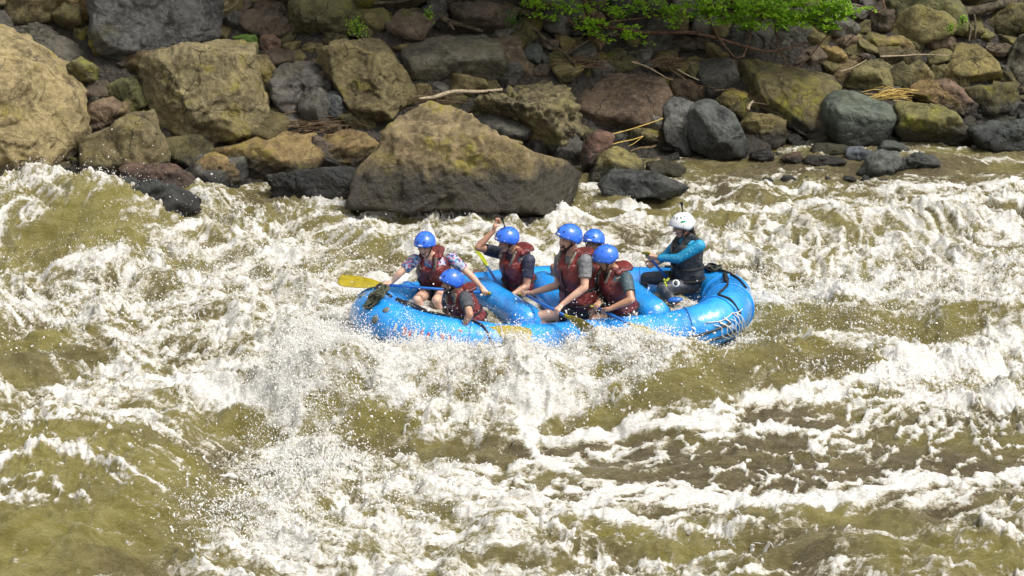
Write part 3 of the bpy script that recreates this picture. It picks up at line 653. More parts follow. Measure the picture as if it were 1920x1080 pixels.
_B([(1168, 268), (1190, 240), (1215, 228), (1258, 240), (1264, 274), (1222, 290), (1180, 284)], 'olive', 'olive rock behind the two yellow reeds', (1.15, 1.05, .75), seed=165)
_B([(940, 150), (948, 118), (972, 104), (1002, 120), (1004, 145), (970, 155)], 'brown', 'dark brown rock between the flat topped and the pitted boulder', (.8, .75, .6), seed=167)
_B([(976, 110), (990, 82), (1012, 78), (1022, 105), (1010, 125)], 'slate', 'dark pointed stone among the roots', (.7, .75, .7), seed=168)
_B([(1024, 130), (1030, 100), (1052, 94), (1076, 112), (1072, 134), (1042, 138)], 'olive', 'dark rock with a yellow lichen streak', (.7, .75, .5), seed=169)
# black stones breaking the surface in a row across the shallows
def row_rocks():
    rs = random.Random(5); x = 1422
    while x < 1645:
        w = rs.uniform(18, 40); y = 338 + rs.uniform(-4, 3)
        _B([(x, y+5), (x+w*.3, y-rs.uniform(4, 8)), (x+w*.8, y-rs.uniform(2, 7)), (x+w, y+5), (x+w*.5, y+8)], 'black', 'black stone in the low row breaking the surface of the shallows', (1.3, 1.35, 1.3), seed=int(x), name='stone', cat='stone', dy=.1)
        o = COL.objects[-1]; tag(o, group='black stones in a row across the shallows')
        x += w*rs.uniform(.8, 1.25)
row_rocks()

# small stones filling the bank: a dozen shapes, many individuals
def small_stones():
    rs = random.Random(12); shapes = []
    for k in range(14):
        pl = [((rs.uniform(-1, 1), rs.uniform(-1, 1), rs.uniform(-1, 1)), rs.uniform(.55, .85)) for _ in range(9)]
        V, F = convex_rock(None, 1, 1.4, 200+k, pl + [((1, 0, 0), .9), ((-1, 0, 0), .9), ((0, 1, 0), .8), ((0, -1, 0), .8), ((0, 0, 1), .65), ((0, 0, -1), .65)], 4, .040, .012)
        V[:, 2] += .4
        shapes.append(np_mesh('stone', V, F)); shapes[-1].materials.append(ROCK['tan'])
    kinds = [('olive', 'olive', (1, .95, .75)), ('brown', 'brown', (.95, .93, .82)), ('grey', 'grey', (.9, .88, .8)), ('ochre', 'orange tan', (.85, .82, .75)), ('slate', 'slate grey', (.95, .86, .74)), ('tan', 'tan', (.7, .65, .5))]
    meshes = {}
    polys = [(b[0], b[1], b[2], b[3]) for b in BOULDERS]
    def inside(P, x, y):
        c = False; n_ = len(P)
        for i in range(n_):
            a, b = P[i], P[(i+1) % n_]
            if (a[1] > y) != (b[1] > y) and x < (b[0]-a[0])*(y-a[1])/(b[1]-a[1]) + a[0]: c = not c
        return c
    placed = []; tries = 0
    while len(placed) < 285 and tries < 30000:
        tries += 1
        px = rs.uniform(-30, 1950); lim = float(np.interp(px, [0, 400, 700, 1100, 1300, 1920], [330, 350, 350, 320, 305, 262]))
        py = rs.uniform(-8, lim)
        size = rs.choice([.10, .13, .16, .2, .26, .34]) * (1.25 if py < 120 else 1)
        if any(inside(b[0], px, py) for b in polys): continue
        p = PB(px, py)
        if any((p[0]-q_[0])**2 + (p[1]-q_[1])**2 < (.62*(size+q_[2]))**2 for q_ in placed): continue
        placed.append((p[0], p[1], size))
        k = rs.randrange(len(shapes)); mat, cname, tint = kinds[rs.choices(range(6), [6, 4, 4, .7, 1.2, 2])[0]]
        o = bpy.data.objects.new('stone', shapes[k]); COL.objects.link(o)
        o.material_slots[0].link = 'OBJECT'; o.material_slots[0].material = ROCK[mat]
        s = size*1.25
        o.location = (p[0], p[1]+.06, float(bank_z(p[0], p[1])) - size*.10); o.scale = (s*rs.uniform(.8, 1.25), s*rs.uniform(.8, 1.1), s*rs.uniform(.6, 1.0))
        o.rotation_euler = (rs.uniform(-.5, .5), rs.uniform(-.5, .5), rs.uniform(0, 6.28))
        v = rs.uniform(.6, 1.15); o.color = (tint[0]*v, tint[1]*v, tint[2]*v, 1)
        near = min(polys, key=lambda b: (b[0][:, 0].mean()-px)**2 + (b[0][:, 1].mean()-py)**2)
        lab = near[2].split(); short = ' '.join(lab[:9])
        while short.split()[-1] in ('with', 'the', 'a', 'in', 'of', 'at', 'beside', 'between', 'by', 'on', 'and', 'above', 'behind', 'under', 'to', 'over', 'below', 'an', 'right', 'left', 'big', 'its'): short = short.rsplit(' ', 1)[0]
        szw = 'small' if size < .18 else 'loose'
        tag(o, f'{szw} {cname} stone beside the {short}', 'stone', f'{szw} {cname} stones beside the {short}')
    return placed
small_stones()
# ------------------------------------------------------------------ shapes for the raft and the people
def tube_mesh(name, pts, rads, seg=10, closed=False, flat=1.0, up=None, caps=True):
    pts = np.array([tuple(p) for p in pts], float); n_ = len(pts)
    rads = np.full(n_, rads, float) if np.isscalar(rads) else np.array(rads, float)
    if closed: tg = np.roll(pts, -1, 0) - np.roll(pts, 1, 0)
    else:
        tg = np.gradient(pts, axis=0)
    tg /= np.linalg.norm(tg, axis=1)[:, None] + 1e-12
    upv = np.array(up if up is not None else (0, 0, 1.), float)
    V = []
    for i in range(n_):
        s = np.cross(tg[i], upv)
        if np.linalg.norm(s) < 1e-3: s = np.cross(tg[i], (1., .2, 0))
        s /= np.linalg.norm(s); w = np.cross(s, tg[i])
        for k in range(seg):
            a = 2*math.pi*k/seg; V.append(pts[i] + rads[i]*(math.cos(a)*s + math.sin(a)*w*flat))
    F = []
    for i in range(n_ if closed else n_-1):
        j = (i+1) % n_
        for k in range(seg):
            l = (k+1) % seg; F.append((i*seg+k, i*seg+l, j*seg+l, j*seg+k))
    if not closed and caps:
        c0 = len(V); V.append(pts[0]); V.append(pts[-1])
        for k in range(seg):
            l = (k+1) % seg
            F.append((c0, l, k, k)); F.append((c0+1, (n_-1)*seg+k, (n_-1)*seg+l, (n_-1)*seg+l))
    me = bpy.data.meshes.new(name); me.from_pydata([tuple(v) for v in V], [], [tuple(dict.fromkeys(f)) for f in F]); me.update()
    me.polygons.foreach_set('use_smooth', [True]*len(me.polygons))
    return me
def spline(ctrl, per=8, closed=False):
    P = [np.array(tuple(p), float) for p in ctrl]; n_ = len(P); out = []
    rng = range(n_ if closed else n_-1)
    g = (lambda i: P[i % n_]) if closed else (lambda i: P[max(0, min(n_-1, i))])
    for i in rng:
        a, b, c, d = g(i-1), g(i), g(i+1), g(i+2)
        for k in range(per):
            t = k/per; out.append(.5*((2*b) + (-a+c)*t + (2*a-5*b+4*c-d)*t*t + (-a+3*b-3*c+d)*t**3))
    if not closed: out.append(P[-1])
    return np.array(out)
def tube(name, ctrl, r, m, parent=None, per=6, seg=6, closed=False, flat=1.0, straight=False, up=None):
    pts = np.array([tuple(p) for p in ctrl]) if straight else spline(ctrl, per, closed)
    if not np.isscalar(r): r = np.interp(np.linspace(0, 1, len(pts)), np.linspace(0, 1, len(r)), r)
    return link(name, tube_mesh(name, pts, r, seg, closed, flat, up), m, parent)

def m_pvc():
    n = NT('blue_raft_rubber'); P = n.objc()
    f = n.noise(P, 4, 5, .6); w = n.noise(P, 60, 4, .7)
    c = n.mix(n.g(f, .3, .7), (.012, .215, .62), (.022, .320, .78))
    c = n.mix(n.math('MULTIPLY', n.g(w, .62, .72), .45), c, (.35, .52, .80))      # drying water spots and scuffs
    n.set(**{'Base Color': c, 'Roughness': n.ramp(n.noise(P, 22, 5, .7), [(.35, (.10,)*3), (.7, (.34,)*3)]), 'Coat Weight': .5, 'Coat Roughness': .12, 'Specular IOR Level': .6})
    h = n.math('ADD', n.math('MULTIPLY', n.noise(P, 8, 4, .6, 1.5), 1.0), n.math('MULTIPLY', n.noise(P, 90, 3), .15))
    n.set(Normal=n.bump(h, .35, .03)); return n.m
M_PVC = m_pvc()
M_BLACK = simple('black_rubber', (.012, .012, .013), .45, .5, .2, 40, .2)
M_WEB = simple('black_webbing', (.018, .018, .020), .7, .3, .25, 120, .4)
M_ROPE = simple('olive_rope', (.10, .105, .07), .8, .2, .35, 260, .8)
M_GREY = simple('grey_valve', (.13, .14, .13), .5, .4, .2, 60, .2)
M_WHITE = simple('white_strap', (.62, .62, .58), .6, .3, .15, 90, .3)
M_SHAFT = simple('blue_paddle_shaft', (.012, .13, .48), .28, .5, .12, 20, 0, .3)
M_BLADE = simple('yellow_paddle_plastic', (.31, .24, .005), .32, .5, .14, 12, .08, .2)
M_BLADEG = simple('lime_paddle_plastic', (.36, .40, .01), .32, .5, .14, 12, .08, .2)
M_HELM = simple('blue_helmet_plastic', (.030, .150, .70), .25, .5, .08, 9, 0, .5)
M_HELMW = simple('white_helmet_plastic', (.72, .72, .70), .3, .5, .05, 9, 0, .4)
M_HOLE = simple('helmet_vent_dark', (.008, .009, .014), .6, .2)
M_STICK = simple('white_sticker', (.68, .70, .72), .4, .4, .1, 200)
M_RED = simple('red_marking', (.45, .03, .02), .5, .4)
M_GREENST = simple('green_sticker', (.01, .30, .12), .4, .4, .05)
def m_skin(name, c, c2):
    n = NT(name); P = n.objc()
    col = n.mix(n.g(n.noise(P, 9, 5, .6), .35, .65), c, c2)
    n.set(**{'Base Color': col, 'Roughness': n.ramp(n.noise(P, 70, 4, .6), [(.35, (.28,)*3), (.65, (.55,)*3)]), 'Specular IOR Level': .5, 'Subsurface Weight': .12, 'Subsurface Radius': (.02, .008, .004), 'Subsurface Scale': .4})
    n.set(Normal=n.bump(n.noise(P, 45, 4, .6), .2, .008)); return n.m
SKIN_A = m_skin('fair_skin', (.52, .30, .21), (.62, .39, .29))
SKIN_B = m_skin('tanned_skin', (.38, .20, .125), (.48, .275, .18))
SKIN_C = m_skin('brown_skin', (.26, .135, .082), (.35, .19, .12))
def m_cloth(name, c, c2, rough=.55, scale=7, wr=.9, fine=0, coat=.1):
    n = NT(name); P = n.objc()
    col = n.mix(n.g(n.noise(P, scale, 5, .65), .38, .62), c, c2)
    if fine: col = n.mix(n.math('MULTIPLY', n.g(n.noise(P, fine, 3, .8), .45, .6), .6), col, c2)
    n.set(**{'Base Color': col, 'Roughness': rough, 'Specular IOR Level': .45, 'Coat Weight': coat, 'Coat Roughness': .3})
    h = n.math('ADD', n.noise(P, 14, 4, .6, 1.8), n.math('MULTIPLY', n.noise(P, 120, 2), .1))
    n.set(Normal=n.bump(h, wr, .035)); return n.m
M_VEST = m_cloth('maroon_vest_nylon', (.090, .009, .008), (.200, .020, .016), .36, 6, 1.0, 0, .35)
M_VESTIN = m_cloth('black_vest_lining', (.012, .012, .013), (.03, .03, .032), .6)
M_CAMO = m_cloth('tan_grey_vest_panel', (.10, .075, .055), (.33, .28, .22), .6, 24, .6)
M_GREYTEE = m_cloth('grey_wet_shirt', (.11, .11, .12), (.21, .21, .215), .6, 5, .8, 160)
M_CHAR = m_cloth('charcoal_knit_shirt', (.035, .038, .045), (.085, .09, .10), .6, 6, .8, 140)
M_NAVY = m_cloth('navy_shirt', (.012, .015, .035), (.03, .035, .065), .5, 5, .8)
M_TEAL = m_cloth('slate_teal_shirt', (.035, .062, .075), (.07, .11, .125), .45, 5, .8)
M_BLUES = m_cloth('bright_blue_rash_guard', (.006, .21, .38), (.012, .31, .54), .42, 5, .8)
M_SHORTS = m_cloth('black_shorts', (.010, .011, .015), (.03, .032, .042), .45, 6, 1.0)
M_PANTS = m_cloth('black_neoprene_trousers', (.014, .016, .020), (.04, .045, .055), .3, 5, .6, 0, .3)
M_VESTB = m_cloth('black_guide_vest', (.009, .010, .012), (.035, .037, .042), .45, 9, 1.0, 0, .2)
def m_floral():
    n = NT('patterned_shirt'); P = n.objc()
    v = n.N('TexVoronoi', feature='F1'); v.inputs['Scale'].default_value = 42; n.L(P, v.inputs['Vector'])
    s = n.N('SeparateColor'); n.L(v.outputs['Color'], s.inputs[0])
    c = n.ramp(s.outputs[0], [(.0, (.03, .07, .22)), (.22, (.36, .42, .52)), (.42, (.10, .30, .55)), (.58, (.55, .10, .20)), (.74, (.42, .42, .48)), (.9, (.05, .06, .14))])
    c.node.color_ramp.interpolation = 'CONSTANT'
    n.set(**{'Base Color': c, 'Roughness': .6}); n.set(Normal=n.bump(n.noise(P, 14, 4, .6, 1.5), .8, .03)); return n.m
M_FLORAL = m_floral()
M_HAIR = simple('dark_brown_hair', (.022, .013, .008), .5, .5, .4, 60, .8)
M_BEARD = simple('dark_beard', (.030, .018, .012), .7, .3, .4, 90, .8)
M_EYE = simple('eye_white', (.55, .53, .50), .2, .5, .03)
M_PUPIL = simple('pupil', (.015, .01, .008), .15, .6, .03)
M_MOUTH = simple('mouth_inside', (.05, .008, .008), .5, .3, .1)
M_LIP = simple('lips', (.30, .09, .07), .4, .5, .1)
M_TEETH = simple('teeth', (.70, .68, .62), .25, .5, .03)
M_LENS = simple('camera_black', (.012, .012, .013), .3, .5, .1, 50)

# ------------------------------------------------------------------ the raft
RING = [(716, 602, -.50), (752, 618, -.76), (800, 630, -.90), (880, 641, -.95), (950, 648, -.95), (1050, 645, -.95), (1150, 636, -.95), (1250, 627, -.92), (1318, 612, -.84), (1352, 594, -.60),
        (1366, 578, -.20), (1364, 562, .22), (1344, 549, .55), (1300, 543, .76), (1200, 540, .85), (1100, 537, .85), (1020, 537, .85), (930, 545, .82), (850, 556, .76), (790, 566, .62), (745, 575, .40), (712, 583, .08), (702, 592, -.20)]
ring_c = [PY(*p) for p in RING]
RINGP = spline(ring_c, 7, True)
RR = .245
raft = empty('inflatable_raft', (ring_c[5].x, 0, -.75))
tag(raft, 'long blue inflatable raft full of paddlers dipping into the rapid', 'raft')
raft_loc = Vector(raft.location)
def rp(o):                                      # keep world coordinates under the raft's own empty
    o.location = -raft_loc; return o
_rk = np.array([.275, .265, .25, .24, .235, .235, .235, .24, .250, .262, .268, .268, .262, .250, .24, .235, .235, .235, .235, .24, .25, .262, .275, .275])
rr = np.interp(np.arange(len(RINGP))/7.0, np.arange(24), _rk)
rp(link('outer_tube', tube_mesh('outer_tube', RINGP, rr, 28, True), M_PVC, raft))
def ring_r(s): return float(np.interp(s % 23, np.arange(24), _rk))
def ring_frame(s):                              # s in ring control numbers
    n_ = len(RINGP); i = int(round(s*7)) % n_; p = RINGP[i]; t = RINGP[(i+1) % n_] - RINGP[i-1]; t /= np.linalg.norm(t)
    side = np.cross(t, (0, 0, 1.)); side /= np.linalg.norm(side); w = np.cross(side, t)
    cc = RINGP.mean(0)
    if np.dot(side, p - cc) < 0: side = -side
    return p, t, side, w                        # side points outwards
def on_tube(s, deg, lift=.0):                   # deg 0 outwards, 90 up, 180 inwards
    p, t, sd, w = ring_frame(s); a = math.radians(deg)
    return Vector(p + (ring_r(s)+lift)*(math.cos(a)*sd + math.sin(a)*w))
# seams: raised bands of the same rubber at the mitred joints
for s in (1.2, 3.0, 5.5, 7.6, 8.7, 10, 11.2, 12.3, 14, 16.5, 19.5, 21.3):
    p, t, sd, w = ring_frame(s)
    ringpts = [p + (ring_r(s)+.003)*(math.cos(a)*sd + math.sin(a)*w) for a in np.linspace(0, 2*math.pi, 28, endpoint=False)]
    rp(link('seam_band', tube_mesh('seam_band', ringpts, .016, 6, True, .35, up=t), M_PVC, raft))
# the cross tubes
def thwart(a, b, r0, r1):
    pts = [a.lerp(b, t) for t in np.linspace(0, 1, 15)]
    e = np.linspace(0, 1, 15); rad = (r0 + (r1-r0)*e)*np.clip(np.sqrt(1 - np.clip((np.abs(e-.5)-.38)/.12, 0, 1)**2*.75), .3, 1)
    return rp(link('cross_tube', tube_mesh('cross_tube', pts, rad, 24), M_PVC, raft))
thwart(PY(893, 541, .62), PY(1000, 611, -.72), .17, .19)
thwart(PY(1010, 527, .66), PY(1085, 612, -.70), .17, .18)
thwart(PY(1150, 530, .64), PY(1236, 600, -.62), .17, .19)
fl = [PY(x_, y_, Y_) for x_, y_, Y_ in ((735, 640, -.5), (900, 665, -.8), (1100, 665, -.8), (1310, 640, -.6), (1330, 600, .2), (1200, 575, .7), (950, 580, .7), (760, 610, .3))]
bm = bmesh.new(); vs = [bm.verts.new(p) for p in fl]; vs2 = [bm.verts.new(p + Vector((0, 0, -.06))) for p in fl]
bm.faces.new(vs); bm.faces.new(vs2[::-1])
for i in range(8): bm.faces.new((vs[i], vs2[i], vs2[(i+1) % 8], vs[(i+1) % 8]))
bmesh.ops.recalc_face_normals(bm, faces=bm.faces)
me = bpy.data.meshes.new('floor'); bm.to_mesh(me); bm.free(); rp(link('floor', me, M_GREY, raft))
# black safety line along the near side, and the rub strake below it
rp(tube('safety_line', [on_tube(s, d, .012) for s, d in ((.3, 118), (1, 112), (2, 104), (2.8, 92), (3.3, 70), (3.6, 30))], .013, M_BLACK, raft))
rp(tube('safety_line', [on_tube(s, d, .010) for s, d in ((3.6, 26), (4.2, 12), (5.0, 8), (5.5, 10))], .012, M_BLACK, raft))
rp(tube('safety_line', [on_tube(s, d, .010) for s, d in ((7.0, 2), (7.6, 6), (8.0, 10), (8.4, 14))], .014, M_BLACK, raft))
rp(tube('rub_strake', [on_tube(s, -14, .002) for s in np.linspace(.6, 8.6, 40)], .016, M_BLACK, raft, per=2, flat=1))
# bow handle, coil and loose line
rp(tube('bow_line', [on_tube(.15, 112, .02), on_tube(22.4, 96, .06), on_tube(21.6, 100, .07), on_tube(21.0, 92, .03)], .014, M_BLACK, raft))
rp(tube('bow_line', [on_tube(.3, 118, .02), on_tube(.8, 135, .05), on_tube(1.4, 140, .05), on_tube(1.9, 128, .02)], .013, M_BLACK, raft))
def coil(name, c, ax, bx_, n_, rx, ry, m, r=.012, seed=1):
    rs = random.Random(seed); ax = Vector(ax).normalized(); bx_ = Vector(bx_).normalized(); nz = ax.cross(bx_)
    pts = []
    for i in range(n_*10):
        a = 2*math.pi*i/10; k = i//10
        jx, jy = 1 + .18*math.sin(k*2.3), 1 + .25*math.cos(k*1.7)
        pts.append(Vector(c) + ax*(math.cos(a)*rx*jx + rs.uniform(-.006, .006)) + bx_*(math.sin(a)*ry*jy + .012*(k % 5) - .02) + nz*(.010*(k % 3) + .02*math.sin(a*2 + k)))
    return rp(tube(name, pts, r, m, raft, per=2, seg=6))
cpos = on_tube(.15, 75, .035); p_, t_, sd_, w_ = ring_frame(.15)
coil('rope_coil', cpos, tuple(sd_ - .6*w_), tuple(t_), 7, .15, .045, M_ROPE, .013, 3)
coil('rope_coil', cpos + Vector((0, 0, .03)), tuple(t_*1.0 + .3*w_), tuple(sd_), 4, .12, .04, M_ROPE, .013, 8)
def disc_patch(s, deg, r, m, name):
    p, t, sd, w = ring_frame(s); a = math.radians(deg); nrm = math.cos(a)*sd + math.sin(a)*w; u = np.cross(nrm, t)
    V, F = ico(2); V2 = [p + nrm*(ring_r(s)-.004) + (v[0]*t + v[1]*u)*r + nrm*v[2]*.018 for v in V]
    rp(link(name, np_mesh(name, V2, F), m, raft))
disc_patch(22.2, 62, .050, M_GREY, 'valve'); disc_patch(.75, 62, .045, M_GREY, 'ring_patch'); disc_patch(.55, 30, .05, M_GREY, 'ring_patch'); disc_patch(20.8, 60, .045, M_GREY, 'ring_patch')
# small red and white marks printed on the bow quarter
for k in range(9):
    s = 1.35 + .16*k; p, t, sd, w = ring_frame(s); a = math.radians(28 - 3*(k % 3)); nrm = math.cos(a)*sd + math.sin(a)*w; u = np.cross(nrm, t)
    c = p + nrm*(ring_r(s)+.002); hw_, hh_ = .018, .045
    vs = [c + t*hw_*a_ + u*hh_*b_ for a_, b_ in ((-1, -1), (1, -.6), (.8, 1), (-.6, .8))]
    vs += [v + nrm*.004 for v in vs]
    rp(link('printed_mark', np_mesh('printed_mark', vs, [(0, 1, 2, 3), (4, 5, 6, 7), (0, 1, 5, 4), (1, 2, 6, 5), (2, 3, 7, 6), (3, 0, 4, 7)], False), M_RED if k % 3 else M_WHITE, raft))
# stern: line around the outside, black knot bundle, upright strap and the white lacing
rp(tube('stern_line', [on_tube(13.6, 80, .01), on_tube(12.8, 88, .015), on_tube(12.1, 92, .02), on_tube(11.4, 88, .02), on_tube(10.9, 70, .01), on_tube(10.3, 50, .01)], .016, M_BLACK, raft))
c2 = on_tube(12.2, 92, .03); p_, t_, sd_, w_ = ring_frame(12.2)
coil('stern_rope_bundle', c2, tuple(t_), tuple(sd_), 5, .10, .05, M_BLACK, .013, 5)
coil('stern_rope_bundle', c2 + Vector((.05, -.03, .02)), tuple(t_), tuple(sd_), 3, .07, .045, M_ROPE, .010, 6)
rp(tube('stern_strap', [on_tube(10.9, 100, .01), on_tube(10.4, 96, .01), on_tube(9.9, 94, .01), on_tube(9.3, 96, .01), on_tube(8.9, 92, .01), on_tube(8.8, 60, .008), on_tube(8.8, 20, .008)], .014, M_WEB, raft))
rp(tube('strap_wrap', [on_tube(11.0 - .1*k, 98, .02 + .012*(k % 2)) for k in range(9)], [.02, .034, .03, .036, .03, .034, .02], M_WEB, raft))
rs_ = random.Random(4)
for k in range(13):                              # white lacing over the near stern corner
    s = 8.05 + .065*k
    rp(tube('white_lace', [on_tube(s + rs_.uniform(-.05, .05), 30 + rs_.uniform(-9, 6), .010), on_tube(s + .1 + rs_.uniform(-.05, .05), 12, .016), on_tube(s + .2 + rs_.uniform(-.08, .08), -8, .018), on_tube(s + .34, -30, .012)], .0055, M_WHITE, raft, per=4, seg=5))
rp(tube('white_lace', [on_tube(s, 30 + 3*math.sin(s*9), .010) for s in np.linspace(7.9, 9.0, 10)], .006, M_WHITE, raft, per=3, seg=5))
# equipment cord lying inside behind the last paddler
rp(tube('clip_cord', [PY(1204, 546, -.05), PY(1222, 556, -.1), PY(1240, 572, -.15), PY(1255, 584, -.18)], .014, M_WHITE, raft))
for px, py in ((1230, 562), (1243, 575)): rp(tube('red_whipping', [PY(px, py, -.13), PY(px+4, py+3.5, -.135)], .017, M_RED, raft, per=2))
rp(tube('clip', [PY(1254, 576, -.18), PY(1259, 590, -.18), PY(1251, 586, -.18), PY(1256, 598, -.18)], .010, M_LENS, raft))
rp(tube('clip', [PY(1204, 552, -.05), PY(1212, 546, -.03), PY(1218, 541, -.01)], [.012, .022, .012], M_SHAFT, raft))

# ------------------------------------------------------------------ bodies: overlapping tapered shapes fused by a voxel remesh into one skin
class Prims:
    def __init__(s): s.V = []; s.F = []; s.n = 0
    def _add(s, V, F): s.V += list(V); s.F += [tuple(i + s.n for i in f) for f in F]; s.n += len(V)
    def cap(s, a, b, ra, rb, flat=1.0, up=None, ends=True, seg=14):
        a = np.array(tuple(a), float); b = np.array(tuple(b), float); d = b - a; L = np.linalg.norm(d) + 1e-9; t = d/L
        upv = np.array(tuple(up) if up is not None else (0, 0, 1.), float)
        sd = np.cross(t, upv)
        if np.linalg.norm(sd) < 1e-3: sd = np.cross(t, (1., .3, 0))
        sd /= np.linalg.norm(sd); w = np.cross(sd, t)
        prof = []
        if ends:
            for q in (-90, -60, -30): prof.append((ra*math.sin(math.radians(q)), ra*math.cos(math.radians(q))+1e-4))
        prof += [(0, ra), (L, rb)]
        if ends:
            for q in (30, 60, 90): prof.append((L + rb*math.sin(math.radians(q)), rb*math.cos(math.radians(q))+1e-4))
        V = [a + t*z + r*(math.cos(2*math.pi*k/seg)*sd + math.sin(2*math.pi*k/seg)*w*flat) for z, r in prof for k in range(seg)]
        m = len(prof); F = [(i*seg+k, i*seg+(k+1) % seg, (i+1)*seg+(k+1) % seg, (i+1)*seg+k) for i in range(m-1) for k in range(seg)]
        F.append(tuple(range(seg))[::-1]); F.append(tuple((m-1)*seg + k for k in range(seg)))
        s._add(V, F); return s
    def ell(s, c, ax, sub=2):                    # ax: three semi-axis vectors
        V0, F0 = ico(sub); A = np.array([tuple(a) for a in ax], float)
        s._add(list(np.array(tuple(c), float) + V0@A), [tuple(f) for f in F0]); return s
    def loft(s, rings):
        seg = len(rings[0]); V = [v for r in rings for v in r]; m = len(rings)
        F = [(i*seg+k, i*seg+(k+1) % seg, (i+1)*seg+(k+1) % seg, (i+1)*seg+k) for i in range(m-1) for k in range(seg)]
        F.append(tuple(range(seg))[::-1]); F.append(tuple((m-1)*seg + k for k in range(seg)))
        s._add(V, F); return s
    def fuse(s, name, voxel, m, parent, smooth=2):
        me = bpy.data.meshes.new(name); me.from_pydata([tuple(float(q_) for q_ in v) for v in s.V], [], [tuple(int(i) for i in f) for f in s.F]); me.update()
        bm = bmesh.new(); bm.from_mesh(me); bmesh.ops.recalc_face_normals(bm, faces=bm.faces); bm.to_mesh(me); bm.free()
        tmp = bpy.data.objects.new('tmp', me); COL.objects.link(tmp)
        r = tmp.modifiers.new('r', 'REMESH'); r.mode = 'VOXEL'; r.voxel_size = voxel; r.use_smooth_shade = True
        if smooth: sm = tmp.modifiers.new('s', 'SMOOTH'); sm.factor = .5; sm.iterations = smooth
        dg = bpy.context.evaluated_depsgraph_get()
        out = bpy.data.meshes.new_from_object(tmp.evaluated_get(dg)); out.name = name
        bpy.data.objects.remove(tmp); bpy.data.meshes.remove(me)
        out.materials.clear()
        return link(name, out, m, parent)
def V3(a): return Vector(tuple(a))
def reach(p0, px, py, L, far=False):            # the point L metres from p0 that the photograph shows at (px, py)
    r = ray(px, py); r = r/np.linalg.norm(r); oc = CAMP - np.array(tuple(p0)); b = np.dot(oc, r); c = np.dot(oc, oc) - L*L; q_ = b*b - c
    if q_ < 0: return V3(CAMP + r*(-b))
    t = -b + (math.sqrt(q_) if far else -math.sqrt(q_))
    return V3(CAMP + r*t)
def frame(fwd, up):
    u = V3(up).normalized(); f = V3(fwd); f = (f - u*f.dot(u)).normalized(); r = f.cross(u).normalized(); return r, f, u

def hand(P, wrist, grip, axis, back, s=1.0, closed=True):
    """palm and five fingers curled about a bar through grip along axis; back: from the bar to the back of the hand"""
    axis = V3(axis).normalized(); back = V3(back); back = (back - axis*back.dot(axis)).normalized(); side = axis.cross(back).normalized()
    w = V3(wrist)
    if (w - grip).dot(side) < 0: side = -side                                # fingers leave on the side away from the wrist
    kn = grip + back*.030*s - side*.012*s
    P.cap(w, w.lerp(grip + back*.034*s + side*.02*s, .5), .026*s, .030*s, .75)
    for i in range(4):
        o = axis*((i-1.5)*.0195*s); ln = (.92, 1.05, 1.0, .82)[i]
        P.cap(w.lerp(grip, .35) + o*.6 + back*.012, kn + o, .0145*s, .0125*s)
        pts = []
        R_ = .027*s
        for a in (80, 130, 190, 250 if closed else 200):
            a_ = math.radians(a*ln if a > 90 else a)
            pts.append(grip + o + back*math.sin(a_)*R_ + -side*(-math.cos(a_))*R_*-1.0*(-1) if False else grip + o + back*(math.sin(a_)*R_) + side*(math.cos(a_)*R_))
        for k in range(3): P.cap(pts[k], pts[k+1], (.0112-.0008*k)*s, (.0104-.0010*k)*s, seg=10)
    b0 = w.lerp(grip, .45) - axis*.030*s + back*.005
    b1 = grip - axis*.046*s + side*.024*s; b2 = grip - axis*.036*s - back*.022*s + side*.006*s; 
    P.cap(b0, b1, .0145*s, .0125*s, seg=10); P.cap(b1, b2, .0122*s, .010*s, seg=10)

def head(P, c, r, f, u, s=1.0, open_=0.0):
    A = lambda x, y, z: c + (r*x + f*y + u*z)*s
    X = lambda a, b, d: (r*a*s, f*b*s, u*d*s)
    P.ell(A(0, -.012, .035), X(.076, .096, .092)); P.ell(A(0, .022, -.035), X(.060, .070, .078)); P.ell(A(0, .045, -.075 - .012*open_), X(.042, .040, .035))
    P.ell(A(0, .062, -.098 - .018*open_), X(.024, .022, .020)); P.cap(A(0, .088, .010), A(0, .110, -.028), .009*s, .015*s, seg=8)
    P.cap(A(-.020, .085, -.030), A(.020, .085, -.030), .012*s, .012*s, seg=8)
    P.cap(A(-.042, .076, .022), A(.042, .076, .022), .013*s, .013*s, seg=8)
    for q_ in (-1, 1):
        P.ell(A(.036*q_, .060, -.030), X(.026, .026, .026)); P.ell(A(.076*q_, -.006, -.008), X(.010, .022, .031)); P.cap(A(.05*q_, .01, -.07), A(.022*q_, .055, -.098), .022*s, .020*s, seg=8)

def part_ell(name, c, ax, m, parent, sub=2):
    V0, F0 = ico(sub); A = np.array([tuple(a) for a in ax], float)
    return link(name, np_mesh(name, np.array(tuple(c)) + V0@A, F0), m, parent)

